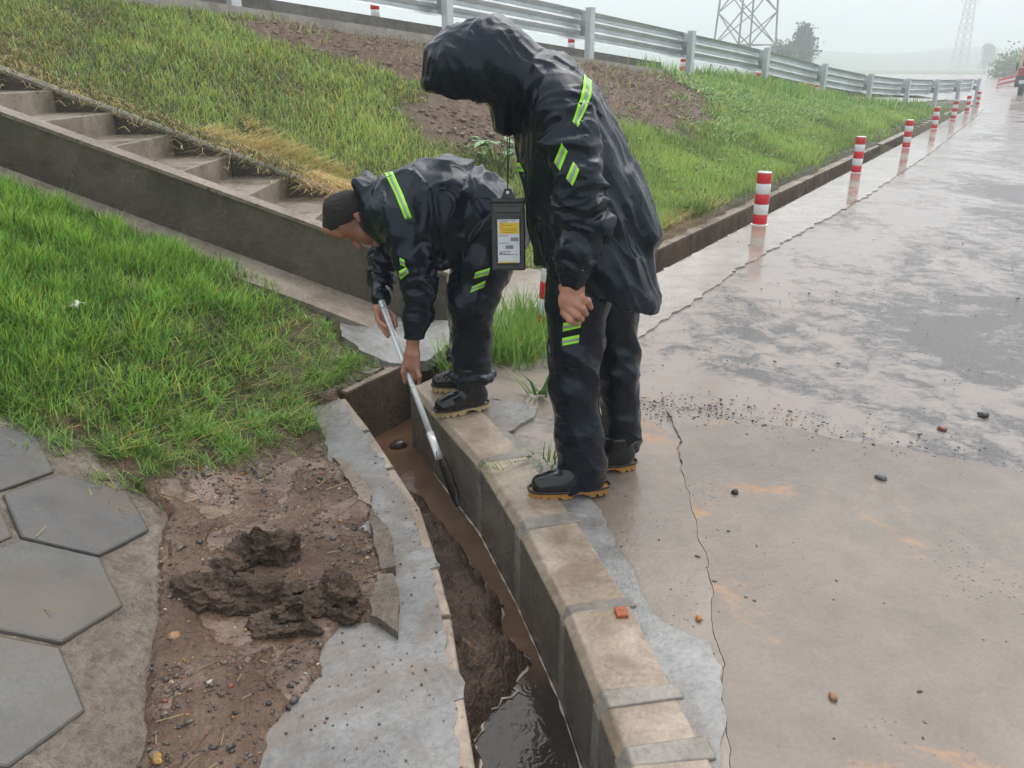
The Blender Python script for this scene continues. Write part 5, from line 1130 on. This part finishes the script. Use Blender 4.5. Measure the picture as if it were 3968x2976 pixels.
# tufts
def tuft(name, c, r, n, h, w, col, label, lean=(.15, .85), zz=None):
    q = np.c_[RNG.normal(c[0], r, n), RNG.normal(c[1], r * .8, n)]; z = np.full(n, c[2] if len(c) > 2 else 0.) if zz is None else np.full(n, zz)
    az = np.arctan2(q[:, 1] - c[1], q[:, 0] - c[0]) + RNG.normal(0, .6, n)
    v, f4, f3, cc = blades(np.c_[q, z], RNG.uniform(h[0], h[1], n), RNG.uniform(w[0], w[1], n), az, RNG.uniform(*lean, n), greens(n, col, .25, .12), .12)
    o = mesh(name, v, [f4, f3], M['grass'], col=cc, off=(c[0], c[1], 0)); o.location = (c[0], c[1], 0); tag(o, label, 'grass'); return o
def big_tuft(c, r, n, h, w, col, label): return tuft('grass_tuft', c, r, n, h, w, col, label)
_c1 = (-0.015,4.246,0.000); _c2 = (0.118,4.488,-0.000); _c3 = (-0.300,4.097,0.000)
q = []
for c, k, r in ((_c1, 620, .10), (_c2, 620, .12), ((0.069,4.850,0.000), 520, .13), ((-0.120,4.324,0.000), 260, .07), (_c3, 130, .05)):
    qq = np.c_[RNG.normal(c[0], r, k), RNG.normal(c[1], r * .9, k), np.full(k, -.06)]; q.append(qq)
q = np.concatenate(q); n = len(q)
v, f4, f3, cc = blades(q, RNG.uniform(.12, .40, n), RNG.uniform(.004, .010, n), RNG.uniform(0, 6.28, n), RNG.uniform(.15, .85, n), greens(n, (.19, .36, .07), .25, .15), .1)
o = mesh('grass_tuft', v, [f4, f3], M['grass'], col=cc, off=_c1); o.location = _c1; tag(o, 'big tuft of bright grass growing from the drain between the two workers', 'grass')
tuft('grass_tuft', (1.840,8.525,0.020), .10, 420, (.08, .26), (.006, .012), (.10, .22, .04), 'round tuft of grass on the drain edge left of the nearest bollard', zz=float(bank_z(np.array([(1.840,8.525,0.020)[0]]), np.array([(1.840,8.525,0.020)[1]]))[0]))
tuft('grass_sprig', (0.137,2.914,0.020), .035, 26, (.05, .14), (.004, .007), (.13, .27, .05), 'small sprig of grass on the kerb in front of the standing worker\'s boots')
tuft('leafy_sprig', (0.133,3.677,0.010), .03, 16, (.12, .24), (.012, .022), (.08, .20, .04), 'leafy sprig at the knee of the standing worker', (.5, .9))
rx = np.linspace(0, 1, 26); ra, rb_ = np.array((0.153,2.956,0.030)), np.array((-0.118,2.808,0.030)); rr = ra[None] * (1 - rx[:, None]) + rb_[None] * rx[:, None]; rr[:, 1] += .025 * np.sin(rx * 7); rr[:, 2] = .032 + .012 * np.sin(rx * 9) ** 2
dd = np.gradient(rr, axis=0); ra_ = np.arctan2(dd[:, 1], dd[:, 0]); k1 = blades(rr, np.full(26, .016), np.full(26, .004), ra_, np.full(26, .96), np.tile(np.array([[.36, .20, .09]]), (26, 1))); r2 = np.repeat(rr[3:], 2, 0); a2 = np.repeat(ra_[3:], 2) + RNG.choice([-.7, .7], len(r2)); k2 = blades(r2, RNG.uniform(.02, .075, len(r2)), RNG.uniform(.003, .005, len(r2)), a2, RNG.uniform(.7, .95, len(r2)), greens(len(r2), (.17, .34, .06), .2, .1))
o = mesh('grass_runner', np.concatenate([k1[0], k2[0]]), [np.concatenate([k1[1], k2[1] + len(k1[0])]), np.concatenate([k1[2], k2[2] + len(k1[0])])], M['grass'], col=np.concatenate([k1[3], k2[3]]), off=ra); o.location = ra; tag(o, 'reddish grass runner creeping across the kerb block in front of the boots', 'grass')
# foxtail heads on the verge
def dF(x, y): a, p, k = bank_mask(x, y); return k * (p < 2.2) * np.clip(fbm2(x, y, .9, 3, 31.) + .35, 0, 1)
P = scatter(420, (1.5, 8), (8, 17), dF); n = len(P); P[:, 2] += RNG.uniform(.14, .26, n)
az = RNG.uniform(0, 6.28, n); V = []; Fq = []; Ft = []
ring = 5; prof = [(0, .002), (.012, .011), (.035, .012), (.055, .007), (.065, .001)]
base = []
for t, r in prof:
    for k in range(ring): base.append((t, r * math.cos(2 * math.pi * k / ring), r * math.sin(2 * math.pi * k / ring)))
base = np.array(base); el = RNG.uniform(.2, 1.2, n)
for i in range(n):
    d = np.array([math.cos(az[i]) * math.cos(el[i]), math.sin(az[i]) * math.cos(el[i]), math.sin(el[i])]); s = np.cross(d, [0, 0, 1.]); s /= np.linalg.norm(s); u = np.cross(s, d)
    V.append(P[i] + base[:, :1] * d + base[:, 1:2] * s + base[:, 2:] * u); o_ = i * len(base)
    for a in range(len(prof) - 1):
        for k in range(ring): Fq.append((o_ + a * ring + k, o_ + a * ring + (k + 1) % ring, o_ + (a + 1) * ring + (k + 1) % ring, o_ + (a + 1) * ring + k))
V = np.concatenate(V); ob = mesh('foxtail_heads', V, np.array(Fq), M['grass'], smooth=True, col=np.tile(np.array([[.34, .42, .16]]), (len(V), 1))); tag(ob, 'pale foxtail seed heads nodding over the verge grass', 'grass', kind='stuff')
# broad-leaved plant behind the bending worker
def leaf(c, az, el, L, W, tilt):
    d = np.array([math.cos(az) * math.cos(el), math.sin(az) * math.cos(el), math.sin(el)]); s = np.cross(d, [0, 0, 1.]); s /= np.linalg.norm(s); u = np.cross(s, d); V = []
    for t, w in ((0, .06), (.2, .75), (.45, 1), (.75, .7), (1, .04)):
        for k in (-1, 0, 1): V.append(np.array(c) + d * L * t + s * W * w * k * .5 + u * (.12 * L * abs(k) * w - .25 * L * t * t))
    F = [(a * 3 + k, a * 3 + k + 1, (a + 1) * 3 + k + 1, (a + 1) * 3 + k) for a in range(4) for k in range(2)]; return V, F
_lc = np.array((-0.146,8.517,0.513)); LP = empty('leafy_plant', _lc); tag(LP, 'broad-leaved green plant on the bare soil right of the bending worker\'s back', 'plant')
M['leaf'] = plain('green_leaf', (.11, .25, .06), .4, 0, .2, 12); M['stem'] = plain('green_stem', (.12, .18, .06), .5)
for k in range(26):
    a = RNG.uniform(0, 6.28); r = RNG.uniform(.03, .22); h = RNG.uniform(.08, .30); p = (r * math.cos(a), r * math.sin(a), h)
    V, F = leaf(p, a, RNG.uniform(-.1, .6), RNG.uniform(.10, .17), RNG.uniform(.09, .15), 0); mesh('leaf', V, F, M['leaf'], LP, True)
    mb = MB(); mb.bar((0, 0, -.05), p, .008, n=6); mb.build('stem', M['stem'], LP)
# ---------------------------------------------------------------- trees and bushes
M['foliage'] = vcol('tree_leaves', .55, trans=.2); M['bark'] = plain('bark', (.09, .07, .055), .8, 0, .2, 4, .5)
def tree(name, base, H, R, n, ls, col, label, cat='tree', trunk=True, lobes=9, lean=0., group=None):
    T = empty(name, base); tag(T, label, cat, group)
    C = []
    for k in range(lobes):
        t = (k + .5) / lobes; a = RNG.uniform(0, 6.28); rr = R * .6 * math.sin(math.pi * min(1, .15 + .85 * t)) ** .7
        C.append((rr * math.cos(a) * RNG.uniform(.5, 1.1) + lean * t * H, rr * math.sin(a), H * (.25 + .72 * t) if trunk else H * (.15 + .7 * t), R * RNG.uniform(.32, .55)))
    C = np.array(C); k = RNG.integers(0, lobes, n); p = C[k, :3] + RNG.normal(size=(n, 3)) * C[k, 3:] * np.array([.55, .55, .5]); p[:, 2] = np.maximum(p[:, 2], .05)
    d = RNG.normal(size=(n, 3)); d /= np.linalg.norm(d, axis=1)[:, None]; e = np.cross(d, RNG.normal(size=(n, 3))); e /= np.linalg.norm(e, axis=1)[:, None]; L = ls * RNG.uniform(.6, 1.4, n)[:, None]
    V = np.stack([p - d * L, p + e * L * .45, p + d * L, p - e * L * .45], 1).reshape(-1, 3); b = np.arange(n) * 4
    cc = np.repeat(greens(n, col, .25, .1), 4, 0)
    mesh('crown', V, np.stack([b, b + 1, b + 2, b + 3], 1), M['foliage'], T, col=cc)
    if trunk:
        mb = MB(); mb.lathe([(R * .09, -.3), (R * .07, H * .3), (R * .04, H * .7)], 8); tk = mb.build('trunk', M['bark'], T)
        for q in C[::2]: mb = MB(); mb.bar((0, 0, H * .25), tuple(q[:3]), R * .04, n=6); mb.build('limb', M['bark'], T)
    return T
tree('poplar_tree', (41.3, 128, -.5), 6.9, 2.6, 4200, .28, (.045, .075, .045), 'wind-bent tree standing right of the near lattice tower', lean=.10)
tree('small_tree', (37.5, 122, -.5), 4.2, 2.2, 1800, .3, (.05, .085, .045), 'low bushy tree at the foot of the near lattice tower')
tree('far_tree', (172, 318, -.5), 8.5, 3.4, 1900, .5, (.05, .075, .05), 'rounded tree fading in mist right of the far lattice tower')
for k, (x, y, H, R, col, lab) in enumerate([(64, 112, 2.6, 3.4, (.11, .18, .05), 'pale green roadside bush nearest the far tower'), (71, 118, 2.4, 3.2, (.10, .16, .05), 'grey-green roadside bush in the middle of the far bushes'), (79, 124, 2.3, 3.6, (.09, .17, .05), 'green roadside bush nearest the truck')]):
    tree('bush', (x, y, -.5), H, R, 2600, .26, col, lab, 'bush', False, 7, group='bushes beyond the guardrail end')
for p, H, R, col, lab in [((12.386,41.000,-0.183), 1.5, 1.7, (.08, .15, .04), 'dark green shrub under the guardrail, left of the yellow shrub'), ((13.975,42.000,-0.224), 1.2, 1.3, (.36, .31, .04), 'yellow flowering shrub seen under the guardrail'), ((15.302,43.000,-0.265), 1.3, 1.4, (.15, .25, .05), 'light green shrub under the guardrail, right of the yellow shrub'), ((16.698,44.000,-0.306), 1.3, 1.5, (.07, .14, .04), 'deep green shrub under the guardrail, second right of the yellow shrub'), ((18.287,45.000,-0.347), 1.2, 1.4, (.16, .24, .05), 'yellow-green shrub under the far guardrail')]:
    tree('shrub', (p[0], p[1], p[2] - .1), H * .62, R, 2200, .13, col, lab, 'shrub', False, 8, group='shrubs behind the upper road')
# ---------------------------------------------------------------- stones, straws, clods
_t = (1 + 5 ** .5) / 2; _ico = np.array([(-1, _t, 0), (1, _t, 0), (-1, -_t, 0), (1, -_t, 0), (0, -1, _t), (0, 1, _t), (0, -1, -_t), (0, 1, -_t), (_t, 0, -1), (_t, 0, 1), (-_t, 0, -1), (-_t, 0, 1)]) / 1.9
_icf = np.array([(0, 11, 5), (0, 5, 1), (0, 1, 7), (0, 7, 10), (0, 10, 11), (1, 5, 9), (5, 11, 4), (11, 10, 2), (10, 7, 6), (7, 1, 8), (3, 9, 4), (3, 4, 2), (3, 2, 6), (3, 6, 8), (3, 8, 9), (4, 9, 5), (2, 4, 11), (6, 2, 10), (8, 6, 7), (9, 8, 1)])
PAL = np.array([(.045, .042, .045), (.07, .06, .055), (.10, .08, .065), (.13, .10, .08), (.16, .12, .09), (.30, .16, .05), (.34, .22, .09), (.26, .07, .03), (.42, .38, .33), (.03, .03, .034)]); PW_ = np.array([.2, .2, .17, .14, .1, .04, .04, .03, .03, .05])
def stones(P, size, col):
    n = len(P); V = _ico[None] * (1 + .28 * RNG.normal(size=(n, 12, 1))) * RNG.uniform(.55, 1.25, (n, 1, 3)) * size[:, None, None]; V[..., 2] *= .62
    a = RNG.uniform(0, 6.28, n); c, s = np.cos(a)[:, None], np.sin(a)[:, None]; V = np.stack([V[..., 0] * c - V[..., 1] * s, V[..., 0] * s + V[..., 1] * c, V[..., 2]], -1) + P[:, None]
    return V.reshape(-1, 3), (_icf[None] + 12 * np.arange(n)[:, None, None]).reshape(-1, 3), np.repeat(col, 12, 0)
def dM(x, y): return (in_poly(x, y, MUD) & ~in_poly(x, y, LIP)) * np.clip(.45 + .8 * fbm2(x, y, 3, 3, 41.), .08, 1)
P = scatter(2600, (-1.2, 1.2), (-.3, 3.6), dM); n = len(P); sz = np.clip(RNG.lognormal(-5.55, .5, n), .002, .013); P[:, 2] += sz * .15
V, F, C = stones(P, sz, PAL[RNG.choice(10, n, p=PW_ / PW_.sum())] * .9); tag(mesh('gravel', V, F, M['stones'], col=C), 'loose gravel scattered over the wet mud', 'gravel', kind='stuff')
P = np.c_[RNG.uniform(-.1, 5, 2600), RNG.uniform(1.2, 7.5, 2600)]; k = in_poly(P[:, 0], P[:, 1], RIGHT) & (RNG.random(2600) < .25 + .5 * (fbm2(P[:, 0], P[:, 1], 1.2, 3, 51.) > .1)) & (dist_poly(P[:, 0], P[:, 1], DITCH) > .12); P = P[k]

ex = np.array([b + RNG.normal(size=2) * np.array([.16, .075]) for b in [(np.array(NB[i]) * (1 - t) + np.array(NB[i + 1]) * t) for i, m_ in enumerate((150, 190, 230, 130, 70, 60, 50, 40, 30)) for t in RNG.random(m_)]]) + np.array([.0, .05]); P = np.r_[P, ex]; n = len(P)
sz = np.clip(RNG.lognormal(-5.75, .45, n), .0015, .010); V, F, C = stones(np.c_[P, .010 + sz * .2], sz, PAL[RNG.choice([0, 1, 2, 3, 9, 5], n, p=[.34, .26, .1, .05, .22, .03])]); tag(mesh('road_grit', V, F, M['stones'], col=C), 'dark grit scattered over the wet road and slab', 'gravel', kind='stuff')
# crumbs on the mortar, kerb and drain mud
P = np.r_[np.c_[RNG.uniform(-.6, -.1, 500), RNG.uniform(1.3, 3.5, 500)]]; k = in_poly(P[:, 0], P[:, 1], LIP) & ~in_poly(P[:, 0], P[:, 1], DITCH) & (RNG.random(500) < .6); P = P[k]; n = len(P); sz = RNG.uniform(.0015, .005, n)
V, F, C = stones(np.c_[P, sz * .3], sz, PAL[RNG.choice([0, 1, 2, 9, 7], n)]); tag(mesh('lip_crumbs', V, F, M['stones'], col=C), 'crumbs of grit on the grey mortar lip', 'gravel', kind='stuff')
# clods and dry stalks on the bare part of the bank
P = scatter(3600, (-3.5, 7), (5.5, 18), lambda x, y: bank_mask(x, y)[2] * np.clip(soilm(x, y) - .25, 0, 1) * np.clip(.3 + fbm2(x, y, 1.6, 3, 81.), .05, 1)); n = len(P); sz = np.clip(RNG.lognormal(-4.1, .5, n), .006, .05)
V, F, C = stones(P, sz, np.array([(.085, .053, .036), (.12, .078, .054), (.16, .11, .08), (.10, .09, .085)])[RNG.choice(4, n, p=[.35, .35, .22, .08])]); tag(mesh('soil_clods', V, F, M['stones'], col=C), 'brown clods and lumps on the bare soil of the bank', 'soil', kind='stuff')
P = scatter(5200, (-3.5, 7), (5.5, 18), lambda x, y: bank_mask(x, y)[2] * np.clip(soilm(x, y) - .2, 0, 1)); n = len(P)
grass_obj('dry_stalks', [blades(P + np.array([0, 0, .015]), RNG.uniform(.08, .3, n), .0007 * P[:, 1], RNG.normal(-.6, .8, n), np.full(n, .955), greens(n, (.26, .19, .12), .3, 0))], 'grey-brown dead stalks lying on the bare soil of the bank', 'stalks')
# straw bits
P = scatter(60, (-1.3, 1.3), (-.3, 3.4), lambda x, y: in_poly(x, y, MUD) * 1.); Q = np.c_[RNG.uniform(-1.6, -1.0, 5), RNG.uniform(1.5, 2.4, 5)]; Q = np.c_[Q, hexplane(Q[:, 0], Q[:, 1]) + .022]; P = np.r_[P + np.array([0, 0, .008]), Q]; n = len(P)
a = RNG.uniform(0, 3.14, n); L = RNG.uniform(.02, .075, n)[:, None]; d = np.stack([np.cos(a), np.sin(a), .0 * a], 1); s = np.stack([-np.sin(a), np.cos(a), 0 * a], 1) * .0012; up = np.array([0, 0, .002])
V = np.stack([P - d * L / 2 - s, P - d * L / 2 + s, P + d * L / 2 + s, P + d * L / 2 - s, P - d * L / 2 + up, P + d * L / 2 + up], 1).reshape(-1, 3); b = np.arange(n)[:, None] * 6
F4 = np.concatenate([b + np.array([0, 3, 5, 4]), b + np.array([2, 1, 4, 5])]); tag(mesh('straw_bits', V, F4, M['grass'], col=np.tile(np.array([[.42, .33, .15]]), (len(V), 1))), 'short bits of straw lying on the mud and pavers', 'straw', kind='stuff')
# stones one can point to
def stone(name, p, r, sc, col, label, cat='stone', rough=.3):
    m = plain(name + '_' + str(len(bpy.data.materials)), col, rough, 0, .3, 30, .3); bm = bmesh.new(); bmesh.ops.create_icosphere(bm, subdivisions=3, radius=r)
    vs = np.array([v.co[:] for v in bm.verts]); dn = fbm(vs / r * 1.1 + RNG.uniform(0, 50), 3)
    for v, d_ in zip(bm.verts, dn): v.co = Vector((v.co.x * sc[0], v.co.y * sc[1], v.co.z * sc[2])) * (1 + .28 * d_)
    me = bpy.data.meshes.new(name); bm.to_mesh(me); bm.free(); me.materials.append(m); me.polygons.foreach_set('use_smooth', np.ones(len(me.polygons), bool)); o = link(name, me); o.location = p; o.rotation_euler = (0, 0, RNG.uniform(0, 3)); tag(o, label, cat); return o
stone('stone', (-0.930,1.830,0.035), .016, (1.3, 1, .8), (.30, .15, .045), 'largest orange-brown pebble at the edge of the hexagon pavers')
stone('stone', (-0.808,1.414,0.030), .013, (1.4, .9, .7), (.36, .20, .05), 'yellow-orange pebble at the bottom edge left of the mortar')
stone('stone', (-1.166,3.122,0.030), .03, (1.7, 1, .5), (.20, .13, .085), 'flat tan stone at the lower edge of the grass')
stone('stone', (-0.929,2.894,0.030), .02, (1.1, 1, .9), (.07, .05, .042), 'dark mud-coated lump below the flat tan stone')
stone('stone', (2.160,3.422,0.008), .020, (1.2, 1, .7), (.05, .05, .052), 'dark stone lying on the road near the right edge')
stone('stone', (1.894,3.269,0.008), .017, (1.2, .9, .7), (.22, .09, .05), 'reddish stone lying on the road left of the dark stone')
stone('stone', (1.426,2.800,0.016), .018, (1.2, 1, .7), (.10, .10, .10), 'grey stone on the concrete slab below the cracked road edge')
stone('stone', (0.832,2.683,0.016), .013, (1, 1, .9), (.03, .03, .034), 'small black stone on the slab right of the standing worker')
stone('stone', (0.810,1.626,0.016), .011, (1.3, .9, .8), (.30, .15, .07), 'small orange stone on the wide bare slab at lower right')
stone('stone', (0.538,1.938,0.016), .010, (1.2, .9, .8), (.42, .15, .05), 'small orange stone beside the slab crack')
stone('stone', (-0.574,3.740,-0.300), .036, (1.2, 1, .8), (.07, .045, .032), 'dark round stone sitting in the drain water below the shovel handle')
mb = MB(); mb.box((0, 0, .008), (.034, .042, .016)); bc = mb.build('brick_chip', plain('brick_chip_clay', (.38, .10, .04), .6, 0, .3, 60, .8), bevel=.003); bc.location = (0.315,1.947,0.020); bc.rotation_euler = (.05, .04, .1); tag(bc, 'small red brick chip on the mortar beside the kerb', 'brick')
# dug-out clay
_mh = np.array((-0.704,2.047,0.010)); MH = empty('mud_heap', _mh); tag(MH, 'heap of dug-out dark clay clods on the mud left of the drain', 'mud heap')
def clod(c, r, sc, seed, holes=()):
    f = Field(np.array(c) - r * np.array(sc) * 1.6, np.array(c) + r * np.array(sc) * 1.6, max(.004, r / 16)); f.add([(*c, r, r)], .01)
    V, Fq = f.mesh(); V = relax(V, Fq, 1); q = (V - np.array(c)); N = vnormals(V, Fq); rs = np.random.default_rng(int(seed * 7))
    for _ in range(5):
        pn = rs.normal(size=3); pn[2] = abs(pn[2]); pn /= np.linalg.norm(pn); ex = np.maximum(q @ pn - r * rs.uniform(.45, .8), 0); q = q - ex[:, None] * pn
    n1 = fbm(q / r * 1.3 + seed, 4, .6); n2 = np.abs(fbm(q / r * 3.2 + seed + 9, 3)); V = np.array(c) + q * np.array(sc) + N * (r * (.26 * n1 - .13 * n2 + .035 * fbm(q / r * 11 + seed, 2)))[:, None]
    mesh('clod', V, Fq, M['clod'], MH, True, off=_mh)
for u, v, z, r, sc, sd in ((575,1190,.045,.075,(1.1,.9,.75),1.),(470,1275,.04,.085,(1.25,.8,.7),2.),(560,1285,.035,.075,(1.3,.9,.6),3.),(640,1305,.03,.06,(1.2,.9,.6),4.),(705,1285,.035,.062,(1.15,.9,.75),5.),(740,1320,.02,.04,(1.2,1,.5),6.),(620,1355,.02,.06,(1.4,.8,.45),7.),(430,1300,.03,.045,(1,1,.7),8.),(500,1235,.03,.045,(1.3,.8,.6),9.)):
    pass
_cl = [((-0.795,2.253,0.030), .075, (1.05, .9, .8), 1.), ((-0.881,2.042,0.030), .078, (1.2, .85, .75), 2.), ((-0.752,2.026,0.025), .07, (1.3, .9, .65), 3.), ((-0.633,1.988,0.020), .055, (1.2, .9, .6), 4.), ((-0.552,2.026,0.025), .058, (1.1, .9, .8), 5.), ((-0.492,1.973,0.012), .04, (1.2, 1, .5), 6.), ((-0.638,1.897,0.012), .055, (1.4, .8, .5), 7.), ((-0.925,1.999,0.020), .045, (1, 1, .7), 8.), ((-0.868,2.152,0.020), .042, (1.3, .8, .6), 9.)]
for c, r, sc, sd in _cl: clod((c[0], c[1], c[2] + .012), r * 1.5, sc, sd)
# broken crust slabs along the lip
CR_ = empty('broken_crust', (-0.419,2.285,0.000)); tag(CR_, 'broken brown crust of old mortar along the edge of the grey lip', 'rubble'); _co = np.array((-0.419,2.285,0.000))
for k, (pl, z) in enumerate([([(-0.507,2.545), (-0.462,2.488), (-0.395,2.326), (-0.363,2.181), (-0.402,2.168), (-0.462,2.340)], .034), ([(-0.422,2.151), (-0.363,2.143), (-0.330,1.971), (-0.321,1.858), (-0.381,1.929), (-0.409,1.939)], .028), ([(-0.721,2.962), (-0.657,2.921), (-0.527,2.669), (-0.501,2.568), (-0.553,2.618), (-0.646,2.796)], .024)]):
    slab('crust_piece', pl, z, .04, M['rim'] if k != 2 else M['ledge'], .012, .015, CR_, _co, seed=30. + k)
# litter in the grass
_lw = np.array((-1.928,3.443,0.473)); q = RNG.normal(size=(7, 4)) * .006; V = [(-.02 + .03 * j + q[i, j], -.06 + .02 * i, .05 + .012 * math.sin(i * 1.7 + j) + q[i, j]) for i in range(7) for j in range(3)]
o = mesh('plastic_wrapper', V, [(i * 3 + j, i * 3 + j + 1, (i + 1) * 3 + j + 1, (i + 1) * 3 + j) for i in range(6) for j in range(2)], plain('pale_plastic', (.6, .62, .56), .3), smooth=True); o.location = _lw; tag(o, 'crumpled pale plastic wrapper lying in the grass at left', 'litter')
md = o.modifiers.new('thick', 'SOLIDIFY'); md.thickness = .002
# ---------------------------------------------------------------- rainy air
hz = MB(); hz.box((0, 700, 24.), (3000, 1700, 54)); hm = bpy.data.materials.new('rain_haze'); hm.use_nodes = True; t = hm.node_tree; t.nodes.clear()
vo = t.nodes.new('ShaderNodeVolumePrincipled'); vo.inputs['Color'].default_value = (.92, .965, 1, 1); vo.inputs['Density'].default_value = .0034; vo.inputs['Anisotropy'].default_value = .1
ou = t.nodes.new('ShaderNodeOutputMaterial'); t.links.new(vo.outputs[0], ou.inputs['Volume'])
o = hz.build('haze', hm); tag(o, 'pale rain haze filling the whole view', 'haze', kind='stuff')
